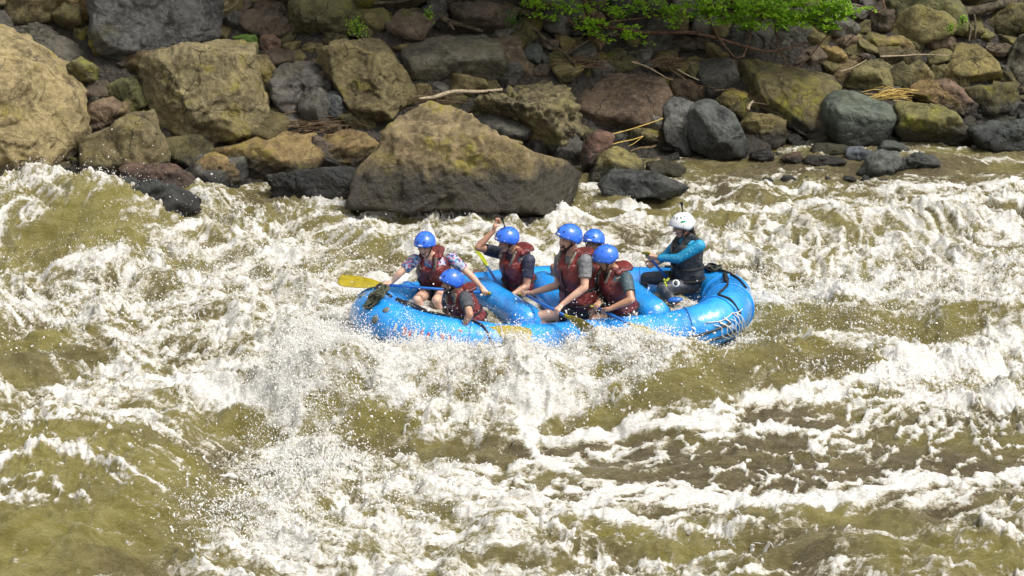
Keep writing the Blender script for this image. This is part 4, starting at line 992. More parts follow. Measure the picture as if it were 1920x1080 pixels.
def helmet(c, r, f, u, parent, m=None, s=1.0, white=False):
    m = m or M_HELM; nt, npz = 36, 11
    rx, ry, rz = .129*s, .149*s, .130*s
    c = c + u*.030*s - f*.004*s
    def zc(a):                                   # lower edge: brow at the front, lower over the ears and nape
        cf = math.cos(a)                         # 1 at the front
        return (-.10 + .30*max(0, cf)**1.5 - .42*max(0, math.cos(a - math.pi))**2 - .30*math.exp(-((abs(a - 0 if a < math.pi else a - 2*math.pi) - 1.75)/.35)**2))*rz
    V = []; F = []
    for sh in (1.0, .90):
        for i in range(npz):
            for k in range(nt):
                a = 2*math.pi*k/nt; z0 = max(-.9, min(.9, zc(a)/rz)); ph0 = math.acos(z0); ph = ph0*i/(npz-1) if i else .02
                q_ = 1 + (.035 if (sh == 1.0 and i == npz-1) else 0)
                V.append(tuple(c + (r*(math.sin(a)*math.sin(ph)*rx) + f*(math.cos(a)*math.sin(ph)*ry) + u*(math.cos(ph)*rz))*sh*q_))
    n1 = npz*nt
    for off in (0, n1):
        for i in range(npz-1):
            for k in range(nt):
                l = (k+1) % nt; F.append((off+i*nt+k, off+i*nt+l, off+(i+1)*nt+l, off+(i+1)*nt+k))
    for k in range(nt):
        l = (k+1) % nt; F.append(((npz-1)*nt+k, (npz-1)*nt+l, n1+(npz-1)*nt+l, n1+(npz-1)*nt+k))
    h = link('helmet', np_mesh('helmet', V, F), m, parent)
    def at(az, el, k=1.0):
        a, e = math.radians(az), math.radians(el)
        d = r*(math.sin(a)*math.cos(e)*rx) + f*(math.cos(a)*math.cos(e)*ry) + u*(math.sin(e)*rz)
        n_ = (r*(math.sin(a)*math.cos(e)/rx) + f*(math.cos(a)*math.cos(e)/ry) + u*(math.sin(e)/rz)).normalized()
        return c + d*k, n_
    def spot(name, az, el, a_, b_, mat, th=.004, tw=0):
        p, n_ = at(az, el); tx = n_.cross(u).normalized() if abs(n_.dot(u)) < .98 else r; ty = tx.cross(n_)
        ct, st = math.cos(tw), math.sin(tw)
        part_ell(name, p, ((tx*ct + ty*st)*a_, (ty*ct - tx*st)*b_, n_*th), mat, h, 2)
    if white:
        for az in (-70, -40, -14, 14, 40, 70, 100, -100, 130): spot('vent', az, 52, .007, .020, M_HOLE)
        for az in (0, 75, -75): spot('rivet', az, 8, .006, .006, M_HOLE)
    else:
        for az in (-22, 22): spot('vent', az, 36, .010, .011, M_HOLE)
        for az in (-75, 75, -115, 115, 150, -150): spot('vent', az, 55, .005, .011, M_HOLE)
        for az in (-16, 16): spot('vent', az, 68, .004, .014, M_HOLE)
        for az in (-50, 50, -110, 110, 8): spot('rivet', az, 12, .005, .005, M_STICK, .004)
    return h, at, spot

def ring_at(P, T, t, prof, r, f, k=1.0, seg=22, n_=2.4, wob=0, seed=0):
    c = P.lerp(T, t); w, dF, dB = prof(t); out = []
    for i in range(seg):
        a = 2*math.pi*i/seg; ca, sa = math.cos(a), math.sin(a)
        x = abs(ca)**(2/n_)*math.copysign(1, ca)*w*k; y = abs(sa)**(2/n_)*math.copysign(1, sa)*(dF if sa > 0 else dB)*k
        j = 1 + wob*math.sin(a*5 + t*17 + seed)*.5 + wob*math.sin(a*9 - t*23 + seed*2)*.5
        out.append(c + r*x*j + f*y*j)
    return out

def person(label, J, fwd, gaze, skin, shirt, vest=M_VEST, sleeves='short', shorts=M_SHORTS, head_up=(0, 0, 1), s=1.0, group=None, trousers=None, mouth=0, helm=None, beard=None, legs=True, collar=True, hair=False, white=False, vest_len=1.0, arms=('L', 'R')):
    pel, nk, hd = V3(J['pelvis']), V3(J['neck']), V3(J['head']); nk = nk.lerp(hd, .16)
    ax = (nk - pel).normalized(); r, f, u = frame(fwd, ax)
    root = empty('person', (pel.x, pel.y, pel.z - .12)); tag(root, label, 'person', group); off = -V3(root.location)
    kids = []
    def K(o): o.location = off; kids.append(o); return o
    Sh = {'L': J.get('shL') or nk - u*.055*s - r*.175*s, 'R': J.get('shR') or nk - u*.055*s + r*.175*s}
    Hp = {'L': pel - r*.095*s, 'R': pel + r*.095*s}
    B = Prims(); gr, gf, gu = frame(gaze, head_up)
    head(B, hd, gr, gf, gu, s, mouth)
    B.cap(nk - u*.05, hd - gu*.05*s - gf*.02*s, .062*s, .055*s)
    prof = lambda t: (np.interp(t, [0, .35, .75, .92, 1.0], [.165, .145, .175, .15, .07])*s, np.interp(t, [0, .4, .75, 1], [.11, .10, .12, .06])*s, np.interp(t, [0, .4, .75, 1], [.11, .085, .10, .07])*s)
    B.loft([ring_at(pel - u*.08, nk, t, prof, r, f) for t in np.linspace(0, 1, 9)])
    shp = {}
    for sd in arms:
        sh = V3(Sh[sd]); el, wr = V3(J['el'+sd]), V3(J['wr'+sd]); shp[sd] = (sh, el, wr)
        B.ell(sh, (r*.062*s, f*.062*s, u*.062*s)); B.cap(sh, el, .054*s, .041*s); m1 = el.lerp(wr, .3); B.cap(el, m1, .042*s, .041*s); B.cap(m1, wr, .041*s, .026*s)
        g = J['grip'+sd]; hand(B, wr, V3(g[0]), g[1], g[2], s)
    if legs:
        for sd in ('L', 'R'):
            if 'kn'+sd not in J: continue
            kn, an = V3(J['kn'+sd]), V3(J['an'+sd])
            B.cap(Hp[sd], Hp[sd].lerp(kn, .5), .092*s, .078*s); B.cap(Hp[sd].lerp(kn, .5), kn, .078*s, .056*s); B.ell(kn, (r*.058*s, f*.058*s, u*.058*s))
            c1 = kn.lerp(an, .35); B.cap(kn, c1, .052*s, .056*s); B.cap(c1, an, .056*s, .036*s)
            toe = an + V3((f.x, f.y, 0)).normalized()*.17*s + V3((0, 0, -.05)); B.cap(an, toe, .036*s, .028*s, .8)
    body = K(B.fuse('body', .0075, skin, root, 2))
    # face
    A = lambda x, y, z: hd + (gr*x + gf*y + gu*z)*s
    X = lambda a, b, d: (gr*a*s, gf*b*s, gu*d*s)
    for q_ in (-1, 1):
        K(part_ell('eye', A(.031*q_, .081, .000), X(.013, .008, .0075), M_EYE, root)); K(part_ell('pupil', A(.031*q_, .0885, -.001), X(.0055, .003, .006), M_PUPIL, root, 1))
        K(part_ell('eyebrow', A(.034*q_, .089, .018), X(.020, .005, .005), M_BEARD, root, 1))
    if mouth > .3:
        K(part_ell('mouth', A(0, .083, -.068), X(.026, .012, .018*mouth), M_MOUTH, root)); K(part_ell('teeth', A(0, .0885, -.060), X(.020, .008, .006), M_TEETH, root))
    K(part_ell('lips', A(0, .084, -.056 if mouth > .3 else -.064), X(.024, .010, .006), M_LIP, root))
    if mouth > .3: K(part_ell('lips', A(0, .080, -.090), X(.020, .009, .006), M_LIP, root))
    if beard:
        Q = Prims(); Q.cap(A(-.068, .0, -.04), A(-.045, .045, -.085), .014*s, .018*s, seg=8); Q.cap(A(.068, .0, -.04), A(.045, .045, -.085), .014*s, .018*s, seg=8)
        Q.cap(A(-.045, .045, -.085), A(0, .066, -.108 - .015*mouth), .018*s, .020*s, seg=8); Q.cap(A(.045, .045, -.085), A(0, .066, -.108 - .015*mouth), .018*s, .020*s, seg=8); Q.cap(A(-.03, .079, -.05), A(.03, .079, -.05), .0095*s, .0095*s, seg=8)
        Q.cap(A(-.03, .079, -.05), A(-.028, .070, -.09), .008*s, .009*s, seg=8); Q.cap(A(.03, .079, -.05), A(.028, .070, -.09), .008*s, .009*s, seg=8)
        K(Q.fuse('beard', .006, beard, root, 1))
    if hair:
        Q = Prims(); Q.ell(A(0, -.03, .01), X(.084, .085, .085)); 
        for q_ in (-.05, 0, .05): Q.cap(A(q_, -.08, -.02), A(q_*1.1, -.10, -.14), .035*s, .022*s)
        K(Q.fuse('hair', .008, M_HAIR, root, 1))
    else:
        Q = Prims(); Q.ell(A(0, -.022, .028), X(.081, .092, .078)); K(Q.fuse('hair', .009, M_HAIR, root, 1))
    hl, hat, hspot = helmet(hd, gr, gf, gu, root, M_HELMW if white else None, s, white); K(hl)
    if not white: hspot('sticker', 3, 20, .030, .011, M_STICK, .003)
    for q_ in (-1, 1):
        K(tube('chin_strap', [A(.088*q_, .03, .02), A(.080*q_, .028, -.04), A(.055*q_, .04, -.09), A(.012*q_, .055, -.128 - .02*mouth)], .006, M_WEB, root, per=4, seg=5)); K(tube('chin_strap', [A(.090*q_, -.045, .0), A(.080*q_, .0, -.035), A(.070*q_, .03, -.065)], .006, M_WEB, root, per=4, seg=5))
    # shirt: torso and sleeves
    S = Prims(); S.loft([ring_at(pel - u*.05, nk - u*.01, t, prof, r, f, 1.10, wob=.03) for t in np.linspace(.05, .97, 8)])
    for sd in arms:
        sh, el, wr = shp[sd]; S.ell(sh, (r*.074*s, f*.074*s, u*.074*s))
        if sleeves == 'short': S.cap(sh, sh.lerp(el, .66), .074*s, .066*s, ends=False, seg=18)
        else:
            S.cap(sh, el, .068*s, .055*s, seg=18); S.cap(el, el.lerp(wr, .94), .055*s, .037*s, ends=False, seg=18); S.ell(el, (r*.057*s, f*.057*s, u*.057*s))
    K(S.fuse('shirt', .009, shirt, root, 1))
    # shorts or trousers
    if legs:
        T = Prims(); T.ell(pel - u*.01, (r*.185*s, f*.135*s, u*.13*s))
        for sd in ('L', 'R'):
            if 'kn'+sd not in J: continue
            kn, an = V3(J['kn'+sd]), V3(J['an'+sd])
            if trousers is not None:
                T.cap(Hp[sd], kn, .104*s, .074*s); T.ell(kn, (r*.076*s, f*.076*s, u*.076*s)); T.cap(kn, an, .074*s, .050*s, ends=False)
            else: T.cap(Hp[sd], Hp[sd].lerp(kn, .62), .108*s, .098*s, ends=False, seg=18)
        K(T.fuse('trousers' if trousers is not None else 'shorts', .010, trousers if trousers is not None else shorts, root, 1))
    # life vest: puffy panels in two tiers, shoulder pads, and the flap behind the neck
    vp = lambda t: (np.interp(t, [0, .12, .3, .40, .6, .8, .95, 1.0], [.20, .218, .21, .195, .205, .185, .14, .11])*s, np.interp(t, [0, .12, .3, .40, .6, .8, .97, 1], [.165, .19, .185, .165, .195, .185, .13, .095])*s, np.interp(t, [0, .12, .3, .40, .6, .8, 1], [.125, .14, .135, .125, .14, .135, .09])*s)
    lo = pel + u*(.03 + .10*(1-vest_len))*s
    Vv = Prims(); Vv.loft([ring_at(lo, nk - u*.025, t, vp, r, f, 1.0, 26, 2.7, .05, label.__len__()) for t in np.linspace(0, .86, 12)])
    for q_ in (-1, 1):
        a0 = nk - u*.13*s + f*.125*s + r*.085*q_*s; a1 = nk + u*.008*s + r*.092*q_*s + f*.02*s; a2 = nk - u*.10*s - f*.10*s + r*.085*q_*s
        Vv.cap(a0, a1, .042*s, .036*s, 1.0); Vv.cap(a1, a2, .036*s, .044*s)
    K(Vv.fuse('life_vest', .009, vest, root, 1))
    if collar:
        Q = Prims(); c = nk - f*.075*s - u*.035*s; dr = (-u*.25 - f*.95).normalized(); dn = dr.cross(r).normalized()
        Q.ell(c + dr*.04*s, (r*.155*s, dr*.10*s, dn*.038*s)); Q.ell(c + dr*.10*s, (r*.14*s, dr*.055*s, dn*.046*s)); Q.cap(c + r*.10*s, c + r*.125*s + f*.07*s, .035*s, .028*s); Q.cap(c - r*.10*s, c - r*.125*s + f*.07*s, .035*s, .028*s); K(Q.fuse('collar_flap', .008, vest, root, 1))
        for q_ in (-1, 1):                       # grey tan trim over the front of the shoulders
            K(tube('shoulder_trim', [nk - u*.17*s + f*.150*s + r*.07*q_*s, nk - u*.07*s + f*.130*s + r*.098*q_*s, nk + u*.030*s + f*.055*s + r*.115*q_*s], [.018*s, .028*s, .020*s], M_CAMO, root, per=4, seg=8, flat=.5))
    for tt in (.36, .10):
        pts = ring_at(lo, nk - u*.025, tt, vp, r, f, 1.025, 26, 2.7, .05, label.__len__())
        K(tube('belt', pts, .016*s, M_WEB, root, straight=True, closed=True, seg=6, flat=.5) if False else link('belt', tube_mesh('belt', pts, .017*s, 8, True, .6, up=tuple(u)), M_WEB, root))
        c = pts[6]; bmx = part_ell('buckle', c + f*.01, (r*.026, u*.017, f*.010), M_LENS, root); K(bmx)
    zp = [lo.lerp(nk - u*.025, t) + f*vp(t)[1]*1.01 for t in np.linspace(.03, .80, 9)]
    K(link('zip', tube_mesh('zip', zp, .008*s, 6), M_WEB, root))
    return root, dict(A=A, r=r, f=f, u=u, gr=gr, gf=gf, gu=gu, K=K, helm=hl, spot=hspot, at=hat, off=off, sh=shp)

def paddle(label, grip, neck, tip, nrm, lime=False, width=.105, group='paddles held by the crew', name='paddle'):
    """grip: T handle end; neck: where blade starts; tip: blade end; nrm: normal of the blade's face"""
    grip, neck, tip = V3(grip), V3(neck), V3(tip); ax = (tip - neck).normalized(); n_ = V3(nrm); n_ = (n_ - ax*n_.dot(ax)).normalized(); w = ax.cross(n_).normalized()
    root = empty(name, tuple(grip)); tag(root, label, 'paddle', group); off = -V3(root.location)
    def K(o): o.location = off; return o
    K(link('shaft', tube_mesh('shaft', [grip, grip.lerp(neck, .5), neck + ax*.02], .0155, 12), M_SHAFT, root))
    mb = M_BLADEG if lime else M_BLADE
    Q = Prims(); ga = (neck - grip).normalized(); gw = ga.cross(V3((0, .3, 1))).normalized(); Q.cap(grip - gw*.05, grip + gw*.05, .017, .017, seg=10); Q.cap(grip - ga*.0, grip + ga*.06, .020, .018, seg=10)
    K(Q.fuse('handle', .005, mb, root, 1))
    L = (tip - neck).length; st = [(-.10, .019, .019), (0, .022, .021), (.06, .035, .019), (.16, .060, .014), (.32, .086, .010), (.52, .100, .008), (.74, .105, .007), (.88, .098, .006), (.96, .080, .005), (1.0, .045, .004)]
    rings = []
    for i, (t, hw_, th) in enumerate(st):
        c = neck + ax*L*t + w*(.012 if t > .9 else 0); seg = 16; R_ = []
        for k in range(seg):
            a = 2*math.pi*k/seg; x = math.cos(a)*hw_*width/.105; y = math.sin(a)*th + (0.010 if abs(math.cos(a)) < .25 and .1 < t < .8 else 0)*math.copysign(1, math.sin(a)); R_.append(c + w*x + n_*y)
        rings.append(R_)
    V = [tuple(v) for R_ in rings for v in R_]; m = len(rings); seg = 16
    F = [(i*seg+k, i*seg+(k+1) % seg, (i+1)*seg+(k+1) % seg, (i+1)*seg+k) for i in range(m-1) for k in range(seg)]
    me = bpy.data.meshes.new('blade'); me.from_pydata(V, [], F + [tuple(range(seg))[::-1], tuple((m-1)*seg+k for k in range(seg))]); me.update(); me.polygons.foreach_set('use_smooth', [True]*len(me.polygons))
    K(link('blade', me, mb, root)); return root

GRP = 'paddlers in red life vests'
UP = Vector((0, 0, 1)); CAMD = Vector((0, -cT, sT))
# --- the woman in the patterned shirt, far bow
pel = PY(826, 541, .42); nk = PY(806, 482, .20); hd = PY(797, 459, .12)
shR = PY(778, 487, .16); shL = PY(846, 484, .30)      # her right is at the picture's left
elR = reach(shR, 757, 517, .27); wrR = reach(elR, 737, 535, .17, True); elL = reach(shL, 882, 516, .27); wrL = reach(elL, 905, 543, .22)
gA, gB = PY(724, 535, .02), PY(909, 549, .0)
wrR = gA + Vector((.07, .02, .035)); elR = (shR + wrR)/2 + Vector((-.05, -.05, -.02)); wrL = gB + Vector((-.04, .03, .06)); 
ax_ = (gB - gA).normalized()
tipA = PY(634, 525, .10)
person('woman in a patterned blue and pink shirt laughing at the far side of the bow', dict(pelvis=pel, neck=nk, head=hd, shL=shL, shR=shR, elL=elL, elR=elR, wrL=wrL, wrR=wrR, gripL=(gB, ax_, (0, -.5, 1)), gripR=(gA, ax_, (.2, -.4, 1)),
    knL=PY(818, 563, -.05), anL=PY(835, 595, .0), knR=PY(782, 562, .02), anR=PY(800, 595, .1)), (-.35, -.94, -.1), (-.28, -.90, -.30), SKIN_A, M_FLORAL, mouth=1.0, head_up=(-.12, -.25, 1), s=.93, group=GRP)
paddle('paddle with a mustard blade reaching out past the bow, held level by the woman', gB + ax_*.05, PY(716, 533.5, .02), tipA, (0.0, -.34, .94), group=None)
# --- the man low at the near bow
pel = PY(893, 606, -.58); nk = PY(858, 549, -.62); hd = PY(846, 530, -.63)
shL = PY(872, 557, -.80); shR = PY(842, 552, -.42)
elL = reach(shL, 881, 590, .26); wrL = PY(869, 614, -1.02); elR = reach(shR, 835, 580, .25, True); gL = PY(862, 622, -1.08)
gR = PY(838, 600, -.35); wrR = gR + Vector((.03, .03, .06))
person('bearded man in a charcoal shirt crouching low at the near bow and clutching the tube', dict(pelvis=pel, neck=nk, head=hd, shL=shL, shR=shR, elL=elL, elR=elR, wrL=wrL, wrR=wrR, gripL=(gL, (.9, -.25, -.1), (0, -.5, .8)), gripR=(gR, (1, -.3, 0), (0, 0, 1)),
    knL=PY(828, 612, -.45), anL=PY(850, 640, -.5), knR=PY(822, 604, -.2), anR=PY(850, 635, -.3)), (-.88, -.42, .0), (-.90, -.42, .02), SKIN_B, M_CHAR, beard=M_BEARD, head_up=(.05, -.05, 1), s=.95, group=GRP)
paddle('paddle with a mustard blade lying across the near tube beside the crouching man', PY(820, 597, -.35), PY(918, 616, -1.02), PY(997, 630, -1.12), (0.1, -.5, .85), group=None)
# --- the man with the raised hand
pel = PY(982, 552, .52); nk = PY(966, 469, .42); hd = PY(951, 451, .38)
shL = PY(992, 488, .27); shR = PY(936, 474, .58)
elR = reach(shR, 896, 464, .27); wrR = reach(elR, 926, 432, .25); gR = PY(934, 416, wrR.y + .02)
elL = reach(shL, 987, 537, .28); gL = PY(943, 556, .08); wrL = reach(elL, 960, 553, .21); gL = wrL + (gL - wrL).normalized()*.085
neckC = PY(912, 497, .86); 
d_ = (neckC - gL).normalized()
person('man in a navy shirt raising one hand to the camera on his helmet', dict(pelvis=pel, neck=nk, head=hd, shL=shL, shR=shR, elL=elL, elR=elR, wrL=wrL, wrR=wrR, gripL=(gL, d_, (.4, -.6, .6)), gripR=(gR, (.25, -.2, 1), (-.8, 0, .3)),
    knR=PY(894, 513, .98), anR=PY(900, 560, .95), knL=PY(930, 575, .05), anL=PY(960, 600, .1)), (-.78, -.62, -.05), (-.80, -.50, -.30), SKIN_B, M_NAVY, mouth=.4, beard=None, head_up=(-.12, -.1, 1), s=.98, group=GRP)
def action_cam(base, parent_label, at, tilt=(0, 0, 1), s=1.0):
    root = empty('action_camera', tuple(at)); tag(root, parent_label, 'camera')
    Q = Prims(); t = V3(tilt).normalized(); Q.cap((0, 0, -.05*s), (0, 0, .03*s), .009*s, .009*s, seg=8); Q.cap((-.02*s, 0, -.055*s), (.02*s, 0, -.055*s), .012*s, .012*s, .6, seg=8)
    Q.fuse('mount', .005, M_LENS, root, 0)
    bm = bmesh.new(); bmesh.ops.create_cube(bm, size=1); bmesh.ops.scale(bm, vec=(.062*s, .032*s, .044*s), verts=bm.verts); bmesh.ops.translate(bm, vec=(0, 0, .052*s), verts=bm.verts); bmesh.ops.bevel(bm, geom=bm.edges[:], offset=.005, segments=2, affect='EDGES')
    me = bpy.data.meshes.new('case'); bm.to_mesh(me); bm.free(); link('case', me, M_LENS, root)
    part_ell('lens', (-.014*s, -.018*s, .056*s), ((.012*s, 0, 0), (0, .008*s, 0), (0, 0, .012*s)), M_GREY, root)
    root.rotation_euler = t.to_track_quat('Z', 'Y').to_euler(); return root
action_cam(None, 'small black camera on the helmet of the man raising his hand', PY(944, 417, .36), (-.3, 0, 1), .9)
paddle('paddle pointing away over the far tube, its lime blade seen on edge', gL - d_*.04, neckC, neckC + d_*.44, d_.cross(CAMD) + CAMD*.25, lime=True, group=None)
# --- the laughing bearded man in grey
pel = PY(1092, 577, -.52); nk = PY(1077, 475, -.50); hd = PY(1066, 448, -.55)
shL = PY(1098, 489, -.70); shR = PY(1052, 487, -.32)
elL = reach(shL, 1096, 539, .29); gL = PY(1041, 578, -1.0); wrL = reach(elL, 1053, 570, .27); 
gR = PY(984, 553, -.40); elR = reach(shR, 1046, 535, .29, True); wrR = reach(elR, 998, 549, .26)
neckD = PY(1064, 594, -1.12); tD = PY(1119, 627, -1.35)
gDg = PY(981, 551, -.42); d_ = (neckD - gDg).normalized(); gL = gDg + d_*((gL - gDg).dot(d_)); gR = gDg + d_*.03
wrL = gL + (wrL - gL).normalized()*.085; wrR = gR + (wrR - gR).normalized()*.085
person('bearded man in a heather grey shirt laughing with his mouth wide open', dict(pelvis=pel, neck=nk, head=hd, shL=shL, shR=shR, elL=elL, elR=elR, wrL=wrL, wrR=wrR, gripL=(gL, d_, (.3, -.6, .6)), gripR=(gR, d_, (.2, -.3, .9)),
    knL=PY(1014, 593, -.60), anL=PY(1030, 640, -.6), knR=PY(1040, 588, -.25), anR=PY(1060, 620, -.3)), (-.80, -.58, .02), (-.78, -.62, .02), SKIN_A, M_GREYTEE, mouth=1.0, beard=M_BEARD, head_up=(.08, -.02, 1), s=1.05, group=GRP)
paddle('paddle held low by the laughing man, mustard blade on edge towards the water', gDg, neckD, tD, (tD-neckD).normalized().cross(CAMD) + Vector((0, -.25, .65))*.75, group=None)
# --- the hidden man behind
pel = PY(1128, 545, .50); nk = PY(1118, 476, .50); hd = PY(1113, 455, .44)
shL = PY(1142, 490, .40); shR = PY(1095, 488, .62); elL = reach(shL, 1140, 530, .27); wrL = reach(elL, 1118, 545, .22); elR = reach(shR, 1080, 515, .25); wrR = reach(elR, 1090, 540, .2)
person('man almost hidden behind the others with only helmet, eyes and one knee showing', dict(pelvis=pel, neck=nk, head=hd, shL=shL, shR=shR, elL=elL, elR=elR, wrL=wrL, wrR=wrR, gripL=(wrL + Vector((-.07, -.03, -.03)), (1, -.2, -.2), (0, -.5, 1)), gripR=(wrR + Vector((.05, -.03, -.05)), (1, -.2, -.2), (0, -.5, 1)),
    knR=PY(1040, 502, .45), anR=PY(1045, 556, .40), knL=PY(1070, 530, .1), anL=PY(1080, 580, .1)), (-.55, -.83, 0), (-.35, -.93, -.12), SKIN_C, M_CHAR, s=.97, group=GRP)
# --- the man in the teal shirt, near side
pel = PY(1172, 585, -.55); nk = PY(1149, 504, -.62); hd = PY(1136, 485, -.66)
shL = PY(1174, 521, -.80); shR = PY(1130, 517, -.42); elL = reach(shL, 1184, 562, .27); gL = PY(1134, 584, -.95); wrL = reach(elL, 1146, 577, .24); gR = PY(1128, 577, -.80); 
neckF = PY(1172, 603, -1.18); d_ = (neckF - gL).normalized(); wrL = gL + (wrL - gL).normalized()*.085; elR = reach(shR, 1122, 556, .27, True); wrR = gR + Vector((.03, .07, .03)); gR = gL - d_*.12; wrR = gR + Vector((.02, .08, .03))
person('man in a wet teal shirt looking down with his face hidden by his shoulder', dict(pelvis=pel, neck=nk, head=hd, shL=shL, shR=shR, elL=elL, elR=elR, wrL=wrL, wrR=wrR, gripL=(gL, d_, (.2, -.6, .6)), gripR=(gR, d_, (.1, -.2, .9)),
    knL=PY(1112, 600, -.72), anL=PY(1120, 645, -.6), knR=PY(1110, 590, -.35), anR=PY(1125, 630, -.3)), (-.90, -.38, -.1), (-.88, -.20, -.42), SKIN_B, M_TEAL, head_up=(-.35, -.15, 1), s=.98, group=GRP)
paddle('paddle of the teal shirted man, its mustard blade half buried in froth', gL - d_*.16, neckF + d_*.10, neckF + d_*.10 + (PY(1212, 630, -1.42) - neckF).normalized()*.40, (.5, -.75, .3), group=None)
# --- the guide
pel = PY(1292, 528, .52); nk = PY(1293, 440, .50); hd = PY(1279, 424, .45)
shL = PY(1311, 461, .33); shR = PY(1276, 452, .66); elL = reach(shL, 1272, 485, .27); gL = PY(1217, 481, .40); wrL = reach(elL, 1232, 483, .25, True)
elR = reach(shR, 1248, 480, .25, True); gR = PY(1217, 497, .42); wrR = PY(1232, 492, .48)
dg = (PY(1238, 506, .46) - PY(1217, 481, .40)).normalized(); wrL = gL + (wrL - gL).normalized()*.09
_, G = person('guide in a bright blue long sleeved top and black vest steering at the stern', dict(pelvis=pel, neck=nk, head=hd, shL=shL, shR=shR, elL=elL, elR=elR, wrL=wrL, wrR=wrR, gripL=(gL, dg, (-.1, -.6, .8)), gripR=(gR, dg, (-.1, -.3, .9)),
    knL=PY(1243, 541, .22), anL=PY(1268, 572, .10), knR=PY(1212, 522, .70), anR=PY(1196, 560, .62)), (-.92, -.34, -.05), (-.92, -.38, -.22), SKIN_B, M_BLUES, vest=M_VESTB, sleeves='long', trousers=M_PANTS, head_up=(-.18, -.05, 1), s=1.0, hair=True, white=True, collar=False)
G['spot']('sticker', -78, 30, .034, .012, M_GREENST, .004)
# printed badge on the near knee
kc = PY(1262, 531, .10); kn_ = CAMD + Vector((-.1, 0, .4)); kn_.normalize(); kx = kn_.cross(UP).normalized(); ky = kx.cross(kn_)
bo = kc
G['K'](part_ell('knee_badge', bo + kx*-.03, (kx*.045, ky*.045, kn_*.010), M_WHITE, G['helm'].parent))
G['K'](part_ell('badge_diamond', bo + kx*-.03 + kn_*.006, (kx*.028, ky*.036, kn_*.008), M_PANTS, G['helm'].parent, 1))
for dx, dy in ((-.07, .03), (-.09, .0), (-.075, -.03), (-.055, .045), (-.10, .035)):
    G['K'](part_ell('lime_splash', bo - kx*dx*1.0 + ky*dy, (kx*.016, ky*.020, kn_*.008), M_BLADEG, G['helm'].parent, 1))
G['K'](part_ell('sandal_strap', PY(1266, 562, .02), (Vector((.085, 0, 0)), Vector((0, .05, 0)), Vector((.02, 0, .030))), M_SHAFT, G['helm'].parent))
action_cam(None, 'small black camera standing on top of the white helmet', PY(1279, 390, .47), (-.1, 0, 1), .9)
pg0 = gL - dg*.06
paddle('blue paddle shaft in the hands of the guide, blade down behind his leg', pg0, pg0 + dg*.75, pg0 + dg*1.15, (.3, -.9, .2), group=None)
# ------------------------------------------------------------------ vegetation, roots, driftwood
def m_leaf(name, a, b, tr=.45):
    n = NT(name); P = n.pos()
    col = n.mix(n.g(n.noise(P, 7, 4, .7), .35, .65), a, b)
    n.set(**{'Base Color': col, 'Roughness': .5, 'Specular IOR Level': .4})
    t = n.N('BsdfTranslucent'); n.L(n.mix(.5, col, (.25, .45, .02)), t.inputs[0])
    ms = n.N('MixShader'); ms.inputs[0].default_value = tr; n.L(n.b.outputs[0], ms.inputs[1]); n.L(t.outputs[0], ms.inputs[2]); n.L(ms.outputs[0], n.out.inputs[0])
    return n.m
M_LEAF = m_leaf('bright_leaves', (.14, .30, .010), (.33, .55, .025), .5)
M_LEAFD = m_leaf('dark_leaves', (.022, .070, .010), (.05, .13, .015), .35)
M_BARK = simple('mossy_bark', (.075, .062, .040), .9, .2, .5, 14, .9)
M_BARKD = simple('brown_bark', (.11, .065, .040), .85, .2, .4, 22, .7)
M_DRIFT = simple('bleached_driftwood', (.36, .29, .19), .75, .3, .3, 26, .5)
M_STICKB = simple('brown_sticks', (.14, .095, .055), .85, .2, .45, 30, .5)
M_REED = simple('yellow_reed', (.50, .34, .09), .6, .3, .25, 30, .3)
def leaves_mesh(name, C, sizes, N, seed):
    rs = np.random.RandomState(seed); n_ = len(C)
    N = N/np.linalg.norm(N, axis=1)[:, None]
    t = rs.normal(size=(n_, 3)); t -= (t*N).sum(1)[:, None]*N; t /= np.linalg.norm(t, axis=1)[:, None]; w = np.cross(N, t)
    L = sizes[:, None]; k = .36
    a = C - t*L*.5; b = C + w*L*k + N*L*.10; c = C + t*L*.6 - N*L*.06; d = C - w*L*k + N*L*.10; m = C + t*L*.02
    V = np.stack([a, b, c, d], 1).reshape(-1, 3); i = np.arange(n_)*4
    F = np.concatenate([np.stack([i, i+1, i+2], 1), np.stack([i, i+2, i+3], 1)])
    return np_mesh(name, V, F, False)
def spray_points(c, rad, n_, rs, thick=.05):     # a flat layered spray of leaves
    a = rs.uniform(0, 2*np.pi, n_); q_ = np.sqrt(rs.uniform(0, 1, n_)); lob = 1 + .45*np.sin(a*3 + rs.uniform(0, 6)) + .25*np.sin(a*7 + rs.uniform(0, 6))
    x = c[0] + np.cos(a)*q_*rad*lob; y = c[1] + np.sin(a)*q_*rad*.8*lob; z = c[2] + rs.normal(size=n_)*thick - q_*rad*.18
    return np.stack([x, y, z], 1)
